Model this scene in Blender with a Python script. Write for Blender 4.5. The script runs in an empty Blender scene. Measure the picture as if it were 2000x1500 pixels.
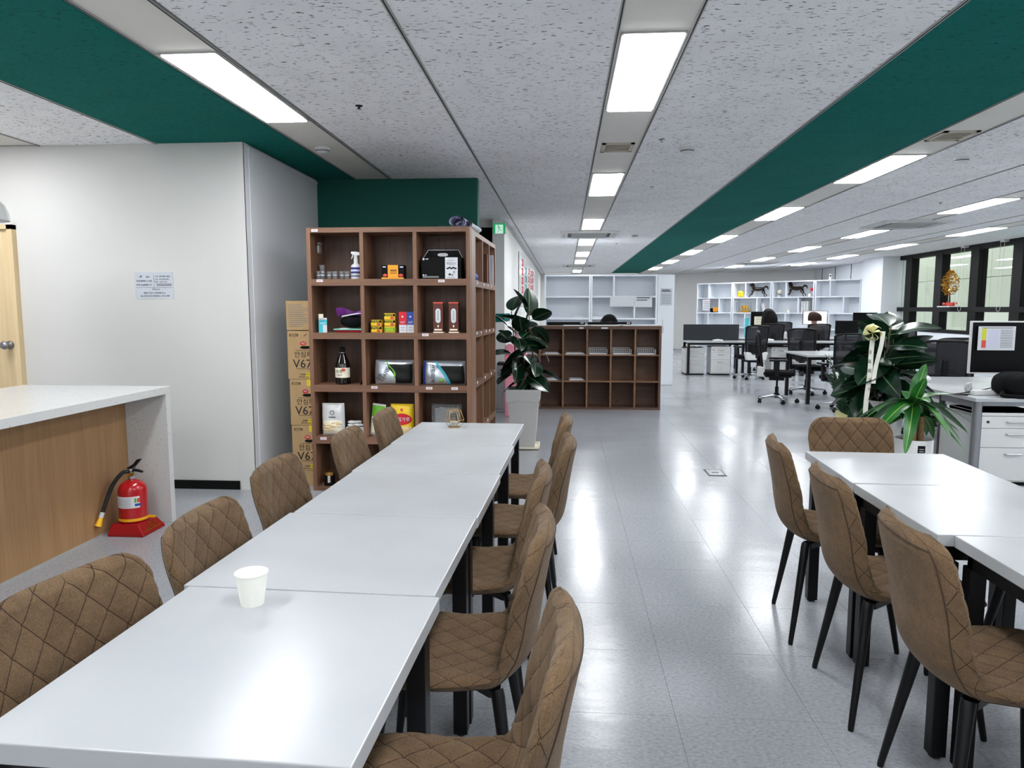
import bpy, bmesh, math, random
from mathutils import Vector, Matrix, Euler
random.seed(7)
SC = bpy.context.scene
COL = SC.collection
PI = math.pi

# ------------------------------------------------------------------ camera
cam = bpy.data.cameras.new('camera'); camo = bpy.data.objects.new('camera', cam); COL.objects.link(camo)
cam.sensor_width = 36.0; cam.lens = 36.0 * 1390 / 2000; cam.clip_start = .02; cam.clip_end = 200
YAW, PITCH, CAMH = math.radians(4.2145), math.radians(6.0369), 1.45
fw = Vector((-math.sin(YAW) * math.cos(PITCH), math.cos(YAW) * math.cos(PITCH), -math.sin(PITCH)))
rt = Vector((math.cos(YAW), math.sin(YAW), 0)); up = rt.cross(fw)
camo.matrix_world = Matrix(((rt.x, up.x, -fw.x, 0), (rt.y, up.y, -fw.y, 0), (rt.z, up.z, -fw.z, CAMH), (0, 0, 0, 1)))
SC.camera = camo
# ------------------------------------------------------------------ world, view
W = bpy.data.worlds.new('world'); SC.world = W; W.use_nodes = True
W.node_tree.nodes['Background'].inputs[0].default_value = (.95, .98, .96, 1)
W.node_tree.nodes['Background'].inputs[1].default_value = 1.2
VS = SC.view_settings; VS.view_transform = 'Standard'; VS.look = 'None'; VS.gamma = 1; VS.use_curve_mapping = False
VS.exposure = 0.6
try:
    CY_ = SC.cycles; CY_.max_bounces = 7; CY_.diffuse_bounces = 4; CY_.glossy_bounces = 3; CY_.transmission_bounces = 5; CY_.transparent_max_bounces = 8; CY_.adaptive_threshold = .035
except Exception: pass
PANEL = 21.0        # radiance of the ceiling panels

# ------------------------------------------------------------------ materials
def lin(c):
    o = []
    for v in c:
        v /= 255.0
        o.append(v / 12.92 if v <= .04045 else ((v + .055) / 1.055) ** 2.4)
    return tuple(o)
MATS = {}
class NT:
    def __init__(s, name):
        s.m = bpy.data.materials.new(name); s.m.use_nodes = True; s.t = s.m.node_tree; s.n = s.t.nodes
        s.b = s.n['Principled BSDF']; s.o = s.n['Material Output']
    def add(s, t, **kw):
        n = s.n.new(t)
        for k, v in kw.items(): setattr(n, k, v)
        return n
    def link(s, a, b): s.t.links.new(a, b)
    def coords(s, kind='Object', scale=(1, 1, 1), rot=(0, 0, 0)):
        mp = s.add('ShaderNodeMapping'); mp.inputs['Scale'].default_value = scale; mp.inputs['Rotation'].default_value = rot
        if kind == 'World': s.link(s.add('ShaderNodeNewGeometry').outputs['Position'], mp.inputs[0])
        else: s.link(s.add('ShaderNodeTexCoord').outputs[kind], mp.inputs[0])
        return mp.outputs[0]
    def noise(s, vec, scale=5, detail=3, rough=.5):
        n = s.add('ShaderNodeTexNoise'); n.inputs['Scale'].default_value = scale; n.inputs['Detail'].default_value = detail
        n.inputs['Roughness'].default_value = rough; s.link(vec, n.inputs['Vector']); return n.outputs[0]
    def ramp(s, fac, stops):
        r = s.add('ShaderNodeValToRGB'); e = r.color_ramp.elements
        while len(e) < len(stops): e.new(.5)
        for i, (p, c) in enumerate(stops):
            e[i].position = p; e[i].color = (c[0], c[1], c[2], 1) if not isinstance(c, (int, float)) else (c, c, c, 1)
        s.link(fac, r.inputs[0]); return r.outputs[0]
    def mix(s, fac, a, b, mode='MIX'):
        n = s.add('ShaderNodeMix', data_type='RGBA', blend_type=mode)
        for k, v in ((0, fac), (6, a), (7, b)):
            if isinstance(v, (int, float)): n.inputs[k].default_value = v
            elif isinstance(v, tuple): n.inputs[k].default_value = (*v, 1)
            else: s.link(v, n.inputs[k])
        return n.outputs[2]
    def bump(s, h, strength=.3, dist=.01):
        n = s.add('ShaderNodeBump'); n.inputs['Strength'].default_value = strength; n.inputs['Distance'].default_value = dist
        s.link(h, n.inputs['Height']); s.link(n.outputs[0], s.b.inputs['Normal'])
def mat(name, rgb, rough=.5, metal=0.0, spec=.5, var=0, vscale=20, coat=0, emit=0, trans=0, ior=1.45, alpha=1, sheen=0):
    t = NT(name); c = lin(rgb)
    t.b.inputs['Base Color'].default_value = (*c, 1); t.b.inputs['Roughness'].default_value = rough
    t.b.inputs['Metallic'].default_value = metal; t.b.inputs['Specular IOR Level'].default_value = spec
    t.b.inputs['Coat Weight'].default_value = coat; t.b.inputs['Transmission Weight'].default_value = trans
    t.b.inputs['IOR'].default_value = ior; t.b.inputs['Alpha'].default_value = alpha
    if emit: t.b.inputs['Emission Color'].default_value = (*c, 1); t.b.inputs['Emission Strength'].default_value = emit
    if var:
        f = t.noise(t.coords('Object'), vscale, 4)
        t.link(t.ramp(f, [(.3, tuple(v * (1 - var) for v in c)), (.7, tuple(min(1, v * (1 + var)) for v in c))]), t.b.inputs['Base Color'])
    MATS[name] = t.m
    return t
def wood(name, dark, light, axis, rough=.45, s=1.0, knots=False, world=False):
    t = NT(name); sc = [55 * s, 55 * s, 55 * s]; sc['xyz'.index(axis)] = 2.2 * s
    v = t.coords('World' if world else 'Object', tuple(sc))
    a = t.noise(v, 1, 5, .65)
    sc2 = [9 * s] * 3; sc2['xyz'.index(axis)] = .7 * s
    b = t.noise(t.coords('World' if world else 'Object', tuple(sc2)), 1, 3)
    c = t.mix(.45, t.ramp(a, [(.3, lin(dark)), (.7, lin(light))]), t.ramp(b, [(.3, lin(dark)), (.7, lin(light))]))
    if knots:
        k = t.noise(t.coords('World', (7, 7, 14)), 1, 1)
        c = t.mix(t.ramp(k, [(.72, 0.0), (.76, 1.0)]), c, tuple(v * .4 for v in lin(dark)))
    t.link(c, t.b.inputs['Base Color']); t.b.inputs['Roughness'].default_value = rough
    t.bump(a, .12, .002); MATS[name] = t.m
def tile_mat(name, base, mark, depth=1.0):
    t = NT(name); P = t.coords('World', (23, 84, 40))
    n1 = t.noise(P, 1.0, 2.5, .6); n2 = t.noise(t.coords('World', (1.2, 1.2, 1.2)), 3, 2)
    n3 = t.noise(t.coords('World', (160, 160, 160)), 1, 2)
    m = t.ramp(n1, [(.622, 0.0), (.655, 1.0)]); pin = t.ramp(n3, [(.68, 0.0), (.74, .6)])
    mm = t.add('ShaderNodeMath', operation='MAXIMUM'); t.link(m, mm.inputs[0]); t.link(pin, mm.inputs[1])
    c = t.mix(mm.outputs[0], t.mix(.12, lin(base), t.ramp(n2, [(.3, 0.25), (.7, .9)]), 'MULTIPLY'), lin(mark))
    t.link(c, t.b.inputs['Base Color']); t.b.inputs['Roughness'].default_value = .9; t.b.inputs['Specular IOR Level'].default_value = .15
    t.bump(mm.outputs[0], -.5 * depth, .004); MATS[name] = t.m
tile_mat('ceiling_tile', (243, 243, 245), (78, 78, 80))
tile_mat('green_tile', (10, 106, 98), (4, 60, 58))
mat('ceiling_base', (70, 70, 70), .9)
mat('strip_metal', (222, 219, 212), .55, .0, .3, var=.03, vscale=3)
mat('trim_metal', (176, 176, 174), .45, .2)
mat('dark_gap', (38, 38, 40), .8)
t = NT('panel_glow'); t.b.inputs['Base Color'].default_value = (.9, .9, .9, 1)
t.b.inputs['Emission Color'].default_value = (.96, .98, 1.0, 1); t.b.inputs['Emission Strength'].default_value = PANEL; MATS['panel_glow'] = t.m
# painted walls
def paint(name, rgb, rough=.75):
    t = NT(name); c = lin(rgb)
    f = t.noise(t.coords('World', (1, 1, 1)), 1.3, 3); g = t.noise(t.coords('World', (1, 1, 1)), 160, 2)
    t.link(t.ramp(f, [(.3, tuple(v * .965 for v in c)), (.7, c)]), t.b.inputs['Base Color'])
    t.b.inputs['Roughness'].default_value = rough; t.b.inputs['Specular IOR Level'].default_value = .3; t.bump(g, .08, .002); MATS[name] = t.m
paint('wall_white', (205, 204, 201)); paint('wall_bright', (232, 232, 230)); paint('wall_grey', (212, 214, 218)); paint('wall_green', (6, 82, 72), .6); paint('wall_cool', (224, 229, 235))
paint('concrete', (214, 219, 206), .85)
# floor vinyl tiles
t = NT('floor_vinyl')
a = t.noise(t.coords('World', (60, 95, 60)), 1, 4, .7); b = t.noise(t.coords('World', (1, 1, 1)), 1.1, 2); w = t.noise(t.coords('World', (5, 9, 5)), 1, 2)
t.link(t.mix(.2, t.ramp(a, [(.3, lin((126, 129, 136))), (.5, lin((152, 155, 161))), (.72, lin((172, 174, 179)))]), t.ramp(b, [(.3, lin((142, 145, 151))), (.7, lin((162, 164, 169)))])), t.b.inputs['Base Color'])
t.link(t.ramp(b, [(.3, .13), (.7, .24)]), t.b.inputs['Roughness'])
mx = t.add('ShaderNodeMath', operation='MULTIPLY_ADD'); t.link(a, mx.inputs[0]); mx.inputs[1].default_value = .22; t.link(w, mx.inputs[2])
t.bump(mx.outputs[0], .17, .01); t.b.inputs['Specular IOR Level'].default_value = .4; MATS['floor_vinyl'] = t.m
mat('floor_joint', (120, 122, 126), .7)
# table laminate
t = NT('white_laminate'); f = t.noise(t.coords('World', (1, 1, 1)), 2.5, 3); g = t.noise(t.coords('World', (9, 9, 9)), 1, 5, .7)
t.link(t.ramp(f, [(.3, lin((167, 170, 173))), (.7, lin((174, 177, 179)))]), t.b.inputs['Base Color'])
t.link(t.ramp(f, [(.3, .2), (.7, .26)]), t.b.inputs['Roughness']); t.b.inputs['Specular IOR Level'].default_value = .18; MATS['white_laminate'] = t.m
mat('black_metal', (14, 14, 16), .38, .0, .3); mat('black_plastic', (12, 12, 14), .45, spec=.25); mat('matte_black', (9, 9, 10), .7, spec=.2)
mat('dark_grey', (48, 50, 54), .6, spec=.2); mat('chrome', (205, 208, 210), .16, 1.0); mat('steel', (150, 152, 155), .35, .9); mat('white_plastic', (208, 209, 209), .4)
mat('white_gloss', (212, 213, 213), .22, coat=.3); mat('white_board', (230, 235, 242), .45); mat('white_paper', (212, 215, 220), .8); mat('blue_paper', (192, 197, 205), .8)
mat('ink', (28, 28, 32), .8); mat('ink_grey', (120, 124, 130), .8); mat('brass', (196, 152, 84), .28, 1.0); mat('gold', (214, 164, 62), .3, 1.0)
mat('glass', (245, 248, 248), .03, 0, .5, trans=1.0, ior=1.45); mat('clear_plastic', (235, 238, 240), .12, trans=.92, ior=1.3)
mat('red_paint', (176, 16, 24), .22, coat=.5); mat('red_plastic', (150, 14, 22), .3); mat('yellow_plastic', (240, 178, 18), .4); mat('rubber', (22, 22, 24), .6)
mat('orange_print', (238, 160, 40), .5); mat('teal_print', (70, 190, 205), .5); mat('purple_film', (140, 60, 160), .3); mat('blue_print', (40, 74, 160), .45)
mat('navy_print', (34, 40, 110), .4); mat('red_print', (206, 30, 44), .5); mat('green_print', (96, 168, 40), .45); mat('teal_dark', (60, 150, 170), .45)
mat('yellow_print', (236, 200, 40), .4); mat('lime_print', (206, 208, 60), .35); mat('cream_print', (238, 232, 210), .6); mat('brown_box', (92, 46, 34), .5); mat('pink_vinyl', (236, 150, 170), .5, var=.06, vscale=8)
mat('cardboard', (178, 148, 106), .8, var=.05, vscale=14); mat('tape_yellow', (226, 200, 48), .4); mat('foil', (190, 196, 204), .28, .75); mat('seaweed', (10, 13, 12), .5, spec=.3)
mat('noodle', (232, 206, 156), .6); mat('lavender', (198, 200, 232), .8); mat('dark_glass', (16, 10, 8), .08, coat=.6)
mat('paper_cup', (238, 238, 230), .6); mat('leaf_rubber', (18, 46, 30), .22, spec=.6, var=.35, vscale=3); mat('leaf_vein', (78, 104, 66), .4)
mat('leaf_dracaena', (38, 104, 40), .35, var=.25, vscale=6); mat('leaf_stripe', (140, 190, 70), .4); mat('leaf_zz', (22, 58, 34), .28, var=.25, vscale=10); mat('stem_brown', (96, 74, 50), .8, var=.2, vscale=30)
mat('cane', (150, 120, 84), .85, var=.2, vscale=25); mat('soil', (62, 48, 36), .95, var=.3, vscale=40); mat('pot_white', (196, 196, 194), .5); mat('ribbon_white', (226, 224, 214), .5); mat('ribbon_yellow', (236, 230, 164), .45)
mat('skin', (214, 170, 142), .5); mat('hair_black', (12, 10, 10), .7, spec=.12, var=.3, vscale=40); mat('hair_brown', (44, 27, 19), .7, spec=.15, var=.4, vscale=40); mat('cloth_dark', (40, 42, 50), .85); mat('cloth_green', (20, 78, 56), .8)
mat('seat_fabric', (18, 18, 20), .9, spec=.1); mat('screen_black', (6, 6, 8), .35, spec=.2); mat('bag_black', (13, 13, 15), .8, spec=.15, var=.2, vscale=30); mat('desk_edge', (206, 208, 210), .5)
mat('screen_lit', (232, 226, 236), .4, emit=.9); mat('exit_green', (14, 170, 96), .4, emit=.35); mat('exit_white', (214, 246, 230), .4, emit=.4)
mat('aluminium', (190, 190, 192), .3, .85); mat('grey_panel', (188, 190, 190), .6); mat('beige_vent', (186, 180, 166), .6); mat('metal_dark', (86, 84, 82), .4, .6); mat('frame_black', (10, 11, 12), .6, spec=.25)
mat('gum_red', (210, 80, 70), .6); mat('mint', (130, 200, 180), .5); mat('bronze_dark', (44, 34, 30), .35, .6); mat('brown_leather', (70, 46, 36), .6)
wood('walnut_h', (84, 58, 44), (140, 102, 78), 'x'); wood('walnut_v', (66, 47, 37), (110, 80, 62), 'z'); wood('walnut_y', (84, 58, 44), (140, 102, 78), 'y'); wood('walnut_stile', (92, 64, 48), (148, 108, 82), 'z')
wood('pine_dark', (70, 50, 40), (108, 78, 60), 'x', .6, .6, True, True); wood('pine_edge', (98, 70, 50), (150, 112, 80), 'x', .6, .8, False, True)
wood('oak_panel', (146, 110, 72), (176, 139, 98), 'z', .5, 1.4); wood('door_wood', (198, 172, 130), (226, 204, 164), 'z', .45, .5)
t = NT('speckled_stone'); v = t.add('ShaderNodeTexVoronoi', feature='F1'); v.inputs['Scale'].default_value = 55; t.link(t.coords('World'), v.inputs['Vector'])
sel = t.noise(t.coords('World'), 34, 2)
d = t.ramp(v.outputs['Distance'], [(.13, 1.0), (.19, 0.0)]); q = t.ramp(sel, [(.5, 0.0), (.56, 1.0)])
mm = t.add('ShaderNodeMath', operation='MULTIPLY'); t.link(d, mm.inputs[0]); t.link(q, mm.inputs[1])
t.link(t.mix(mm.outputs[0], lin((206, 207, 206)), lin((112, 106, 100))), t.b.inputs['Base Color']); t.b.inputs['Roughness'].default_value = .22; MATS['speckled_stone'] = t.m
# quilted suede: mottled brown, dark stitch thread along the diamond seams (UV in metres)
def suede(name, quilt):
    t = NT(name); o = t.coords('Object')
    a = t.noise(o, 7, 4, .6); b = t.noise(o, 240, 2); c2 = t.noise(o, 22, 5, .7)
    c = t.mix(.4, t.ramp(a, [(.3, lin((78, 62, 46))), (.7, lin((116, 93, 70)))]), t.ramp(c2, [(.3, lin((70, 57, 42))), (.7, lin((126, 102, 78)))]))
    c = t.mix(.25, c, t.ramp(b, [(.3, lin((68, 53, 36))), (.7, lin((142, 117, 86)))]))
    if quilt:
        uv = t.add('ShaderNodeTexCoord').outputs['UV']; sep = t.add('ShaderNodeSeparateXYZ'); t.link(uv, sep.inputs[0])
        outs = []
        for sg in (1, -1):
            m1 = t.add('ShaderNodeMath', operation='MULTIPLY'); t.link(sep.outputs[0], m1.inputs[0]); m1.inputs[1].default_value = 1 / QX
            m2 = t.add('ShaderNodeMath', operation='MULTIPLY_ADD'); t.link(sep.outputs[1], m2.inputs[0]); m2.inputs[1].default_value = sg / QS; t.link(m1.outputs[0], m2.inputs[2])
            fr = t.add('ShaderNodeMath', operation='PINGPONG'); t.link(m2.outputs[0], fr.inputs[0]); fr.inputs[1].default_value = .5
            lt = t.add('ShaderNodeMath', operation='LESS_THAN'); t.link(fr.outputs[0], lt.inputs[0]); lt.inputs[1].default_value = .018; outs.append(lt)
        mx = t.add('ShaderNodeMath', operation='MAXIMUM'); t.link(outs[0].outputs[0], mx.inputs[0]); t.link(outs[1].outputs[0], mx.inputs[1])
        c = t.mix(mx.outputs[0], c, lin((58, 42, 32)))
    t.link(c, t.b.inputs['Base Color']); t.b.inputs['Roughness'].default_value = .9; t.b.inputs['Specular IOR Level'].default_value = .12
    t.b.inputs['Sheen Weight'].default_value = .08; t.bump(b, .15, .002); MATS[name] = t.m
QX, QS = .082, .102
suede('suede_quilt', True); suede('suede_plain', False)
mat('piping_dark', (62, 46, 34), .8)
# see-through chair mesh
t = NT('chair_mesh'); t.b.inputs['Base Color'].default_value = (*lin((44, 44, 48)), 1); t.b.inputs['Roughness'].default_value = .8; t.b.inputs['Specular IOR Level'].default_value = .15; t.b.inputs['Alpha'].default_value = .78; MATS['chair_mesh'] = t.m
# window glass: thin pane
t = NT('window_glass'); tr = t.add('ShaderNodeBsdfTransparent'); tr.inputs[0].default_value = (.95, .975, .96, 1); gl = t.add('ShaderNodeBsdfGlossy'); gl.inputs['Roughness'].default_value = .02
lw = t.add('ShaderNodeLayerWeight'); lw.inputs[0].default_value = .5; pw = t.add('ShaderNodeMath', operation='POWER'); t.link(lw.outputs['Facing'], pw.inputs[0]); pw.inputs[1].default_value = 4.0; ms = t.add('ShaderNodeMixShader')
ml = t.add('ShaderNodeMath', operation='MULTIPLY_ADD'); t.link(pw.outputs[0], ml.inputs[0]); ml.inputs[1].default_value = .5; ml.inputs[2].default_value = .03
t.link(ml.outputs[0], ms.inputs[0]); t.link(tr.outputs[0], ms.inputs[1]); t.link(gl.outputs[0], ms.inputs[2]); t.link(ms.outputs[0], t.o.inputs[0]); MATS['window_glass'] = t.m

# ------------------------------------------------------------------ mesh helpers
class MB:
    def __init__(s): s.v = []; s.f = []; s.uv = None
    def add(s, vs, fs):
        o = len(s.v); s.v += [tuple(p) for p in vs]; s.f += [tuple(i + o for i in f) for f in fs]; return s
    def box(s, x0, x1, y0, y1, z0, z1, M=None):
        vs = [Vector(p) for p in ((x0, y0, z0), (x1, y0, z0), (x1, y1, z0), (x0, y1, z0), (x0, y0, z1), (x1, y0, z1), (x1, y1, z1), (x0, y1, z1))]
        if M is not None: vs = [M @ p for p in vs]
        return s.add(vs, [(0, 3, 2, 1), (4, 5, 6, 7), (0, 1, 5, 4), (1, 2, 6, 5), (2, 3, 7, 6), (3, 0, 4, 7)])
    def lathe(s, prof, cx=0, cy=0, seg=24, cap=True):
        vs = []; n = len(prof)
        for i in range(seg):
            a = 2 * PI * i / seg
            for r, z in prof: vs.append((cx + r * math.cos(a), cy + r * math.sin(a), z))
        fs = []
        for i in range(seg):
            j = (i + 1) % seg
            for k in range(n - 1): fs.append((i * n + k, j * n + k, j * n + k + 1, i * n + k + 1))
        if cap:
            fs.append(tuple(i * n for i in reversed(range(seg)))); fs.append(tuple(i * n + n - 1 for i in range(seg)))
        return s.add(vs, fs)
    def tube(s, pts, rads, seg=8, cap=True):
        pts = [Vector(p) for p in pts]; n = len(pts)
        if isinstance(rads, (int, float)): rads = [rads] * n
        prev = None; vs = []
        for i, p in enumerate(pts):
            d = (pts[min(i + 1, n - 1)] - pts[max(i - 1, 0)]).normalized()
            if prev is None:
                a = Vector((0, 0, 1)) if abs(d.z) < .9 else Vector((1, 0, 0)); x = d.cross(a).normalized()
            else: x = (prev - d * prev.dot(d)).normalized()
            prev = x; y = d.cross(x)
            for k in range(seg):
                an = 2 * PI * k / seg; vs.append(p + (x * math.cos(an) + y * math.sin(an)) * rads[i])
        fs = [(i * seg + k, i * seg + (k + 1) % seg, (i + 1) * seg + (k + 1) % seg, (i + 1) * seg + k) for i in range(n - 1) for k in range(seg)]
        if cap: fs += [tuple(reversed(range(seg))), tuple((n - 1) * seg + k for k in range(seg))]
        return s.add(vs, fs)
    def grid(s, fn, nu, nv, flip=False):
        vs = [fn(i / nu, j / nv) for j in range(nv + 1) for i in range(nu + 1)]
        fs = [(j * (nu + 1) + i, j * (nu + 1) + i + 1, (j + 1) * (nu + 1) + i + 1, (j + 1) * (nu + 1) + i) for j in range(nv) for i in range(nu)]
        if flip: fs = [tuple(reversed(f)) for f in fs]
        return s.add(vs, fs)
    def prism(s, poly, z0, z1, M=None):
        n = len(poly); vs = [Vector((x, y, z0)) for x, y in poly] + [Vector((x, y, z1)) for x, y in poly]
        if M is not None: vs = [M @ p for p in vs]
        return s.add(vs, [tuple(reversed(range(n))), tuple(range(n, 2 * n))] + [(i, (i + 1) % n, n + (i + 1) % n, n + i) for i in range(n)])
    def ball(s, c, r, seg=12, rings=8, sc=(1, 1, 1)):
        c = Vector(c); vs = []
        for j in range(1, rings):
            th = PI * j / rings
            for i in range(seg): vs.append(c + Vector((r * sc[0] * math.sin(th) * math.cos(2 * PI * i / seg), r * sc[1] * math.sin(th) * math.sin(2 * PI * i / seg), r * sc[2] * math.cos(th))))
        a = len(vs); vs += [c + Vector((0, 0, r * sc[2])), c - Vector((0, 0, r * sc[2]))]
        fs = [(j * seg + i, (j + 1) * seg + i, (j + 1) * seg + (i + 1) % seg, j * seg + (i + 1) % seg) for j in range(rings - 2) for i in range(seg)]
        fs += [(a, i, (i + 1) % seg) for i in range(seg)] + [(a + 1, (rings - 2) * seg + (i + 1) % seg, (rings - 2) * seg + i) for i in range(seg)]
        return s.add(vs, fs)
    def mesh(s, name, m, smooth=False, bevel=0, seg=2):
        me = bpy.data.meshes.new(name); me.from_pydata(s.v, [], s.f)
        if bevel:
            bm = bmesh.new(); bm.from_mesh(me)
            es = [e for e in bm.edges if len(e.link_faces) == 2 and e.calc_face_angle(0) > .5]
            bmesh.ops.bevel(bm, geom=es, offset=bevel, segments=seg, profile=.5, affect='EDGES', clamp_overlap=True)
            bm.to_mesh(me); bm.free()
        if smooth is True: me.polygons.foreach_set('use_smooth', [True] * len(me.polygons))
        elif smooth: me.set_sharp_from_angle(angle=smooth) if hasattr(me, 'set_sharp_from_angle') else None
        if smooth and smooth is not True: me.polygons.foreach_set('use_smooth', [True] * len(me.polygons)); me.set_sharp_from_angle(angle=smooth)
        me.materials.append(MATS[m]); me.update(); return me
    def build(s, name, m, parent=None, smooth=False, bevel=0, loc=None, rot=None, seg=2):
        return link(name, s.mesh(name, m, smooth, bevel, seg), parent, loc, rot)
def link(name, me, parent=None, loc=None, rot=None):
    o = bpy.data.objects.new(name, me); COL.objects.link(o)
    if parent: o.parent = parent
    if loc: o.location = loc
    if rot: o.rotation_euler = rot
    return o
LABELS = {}
def tag(o, label, cat, group=None):
    o['label'] = label; o['category'] = cat
    if group: o['group'] = group
    return o
def thing(name, label, cat, loc=(0, 0, 0), rotz=0, group=None):
    o = bpy.data.objects.new(name, None); COL.objects.link(o); o.location = loc; o.rotation_euler = (0, 0, rotz); o.empty_display_size = .1
    return tag(o, label, cat, group)
def struct(o): o['kind'] = 'structure'; return o
def dup(root, loc, rotz, label=None, group=None):
    r = root.copy(); COL.objects.link(r); r.location = loc; r.rotation_euler = (0, 0, rotz)
    if label: r['label'] = label
    if group: r['group'] = group
    for ch in list(root.children):
        c = ch.copy(); COL.objects.link(c); c.parent = r
        for g in list(ch.children):
            d = g.copy(); COL.objects.link(d); d.parent = c
    return r
B = lambda *a: MB().box(*a)
TXT = {}
def text(body, size, m, parent, loc, rot=(PI / 2, 0, 0), align='CENTER', name='lettering', ext=.0006, sx=1.0):
    key = (body, size, m, align, sx)
    if key not in TXT:
        cu = bpy.data.curves.new('t', 'FONT'); cu.body = body; cu.size = size; cu.align_x = align; cu.align_y = 'CENTER'; cu.extrude = ext; cu.resolution_u = 2
        o = bpy.data.objects.new('t', cu); COL.objects.link(o); bpy.context.view_layer.update()
        me = bpy.data.meshes.new_from_object(o.evaluated_get(bpy.context.evaluated_depsgraph_get()))
        bpy.data.objects.remove(o); bpy.data.curves.remove(cu)
        if sx != 1.0: me.transform(Matrix.Diagonal((sx, 1, 1, 1)))
        me.materials.clear(); me.materials.append(MATS[m]); TXT[key] = me
    return link(name, TXT[key], parent, loc, rot)
def lines(parent, x0, x1, y, zs, m='ink_grey', h=.004, name='print_lines', wob=.0):
    b = MB()
    for z in zs: b.box(x0, x1 - random.random() * wob * (x1 - x0), y - .0006, y, z, z + h)
    return b.build(name, m, parent)
# ================================================================== THE SETTING
CEIL = 2.72
fl = struct(B(-6.2, 8.4, -3.2, 27, -.12, -.004).build('floor', 'floor_joint'))
# vinyl floor tiles, pitch .4825 x .4855, joints 1.6 mm
px, py, ox, oy = .4825, .4855, .406, 2.4445
tm = B(.0006, px - .0006, .0006, py - .0006, -.004, 0).mesh('floor_tile', 'floor_vinyl')
cells = []
for i in range(-14, 17):
    for j in range(-12, 51):
        x, y = ox + i * px, oy + j * py
        if x > 8.25 or x < -6.2 or y > 26.6: continue
        cx, cy = x + .24, y + .24
        vis = cy > .9 and -.80 < (cx + .074 * cy) / cy < .70
        cells.append((0 if vis else 1, math.hypot(cx, cy), x, y))
cells.sort()
rest = MB()
for k, (v, d, x, y) in enumerate(cells):
    if k < 290: link('floor_tile', tm, fl, (x, y, 0))
    else: rest.box(x + .0009, x + px - .0009, y + .0009, y + py - .0009, -.004, 0)
o = rest.build('floor_tiles', 'floor_vinyl', fl); o['kind'] = 'stuff'
# ceiling
ce = struct(B(-6.2, 8.4, -3.2, 27, CEIL + .035, CEIL + .15).build('ceiling', 'ceiling_base'))
def bay(x0, x1, m, y0=-3.2, y1=26.9, L=1.215, name='ceiling_tile', off=.62):
    me = B(0, x1 - x0, .0012, L - .0012, 0, .02).mesh(name, m)
    y = off
    while y > y0: y -= L
    while y < y1 - .05:
        if y + L <= y1 + .3: link(name, me, ce, (x0, y, CEIL))
        y += L
bay(-6.2, -4.46, 'ceiling_tile'); bay(-4.1, -3.17, 'ceiling_tile'); bay(-3.15, -2.085, 'green_tile', y1=8.2, name='green_ceiling_tile'); bay(-1.70, -.772, 'ceiling_tile', off=.3)
bay(-.748, .226, 'ceiling_tile'); bay(.586, 1.638, 'ceiling_tile', off=.9); bay(1.662, 2.68, 'green_tile', name='green_ceiling_tile'); bay(3.01, 4.03, 'ceiling_tile', off=.4)
bay(4.05, 4.925, 'ceiling_tile'); bay(5.26, 6.2, 'ceiling_tile', off=.2); bay(6.21, 6.605, 'ceiling_tile'); bay(6.945, 8.4, 'ceiling_tile', off=.5)
n = 0
def trim(x, w=.022, y0=-3.2, y1=26.9, dark=True):
    global n; n += 1
    o = struct(B(x - w / 2, x + w / 2, y0, y1, CEIL - .004, CEIL + .02).build('trim_%d' % n, 'trim_metal'))
    if dark: B(x - .003, x + .003, y0, y1, CEIL - .0055, CEIL - .003).build('shadow_gap', 'dark_gap', o)
for x in (-3.16, -.76, 1.65, 4.04, 6.205): trim(x)
STR = [(-4.28, 'far left'), (-1.893, 'left'), (.405, 'middle'), (2.845, 'green-edged right'), (5.09, 'office'), (6.775, 'window')]
for i, (x, nm) in enumerate(STR):
    y1 = 7.08 if x < -1 else 26.9
    for sgn in (-1, 1): trim(x + sgn * .17, .016, y1=y1)
    sp = struct(B(x - .163, x + .163, -3.2, y1, CEIL + .004, CEIL + .02).build('trim_%d' % (n + 1), 'strip_metal')); n += 1
LIGHTS = {'far left': [3.6, .5, -2.6], 'left': [3.59, .45, -2.65], 'middle': [3.49, 6.94, 10.36, 13.25, 16.3, 19.0, 23.8, .35, -2.7], 'green-edged right': [6.31, 9.36, 12.8, 15.95, 19.2, 22.4, 3.2, .1, -2.9],  # unseen lamps continue the rows for light; the far left row is added
          'office': [8.8, 12.14, 15.2, 18.4, 21.5, 5.6, 2.4, -.8], 'window': [11.9, 14.75, 17.6, 20.5, 8.8, 5.7, 2.6, -.5]}
ORD = ['nearest', 'second', 'third', 'fourth', 'fifth', 'sixth', 'seventh']
lm = B(-.1375, .1375, 0, 1.28, -.009, .003).mesh('diffuser', 'panel_glow')  # slight drop below the ceiling added so the sides brighten the tiles
fm = MB()
for a in ((-.152, -.1375, -.015, 1.295), (.1375, .152, -.015, 1.295), (-.152, .152, -.015, 0), (-.152, .152, 1.28, 1.295)): fm.box(*a, -.004, .006)
fm = fm.mesh('frame', 'trim_metal')
VISN = {'far left': 0, 'left': 1, 'middle': 7, 'green-edged right': 6, 'office': 5, 'window': 4}
for x, nm in STR:
    for k, y in enumerate(LIGHTS[nm]):
        if k < VISN[nm]:
            lab = 'only glowing panel light in the ceiling strip beside the left green band' if nm == 'left' else '%s glowing panel light in the %s ceiling strip' % (ORD[k], nm)
            g = 'panel lights in the %s strip' % nm
        else: lab = 'unseen glowing panel light of the %s ceiling strip, behind or above the viewer' % nm; g = 'panel lights out of view in the %s strip' % nm
        r = thing('ceiling_light', lab, 'ceiling light', (x, y, CEIL - .001), 0, g)
        link('diffuser', lm, r); link('frame', fm, r)
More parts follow.
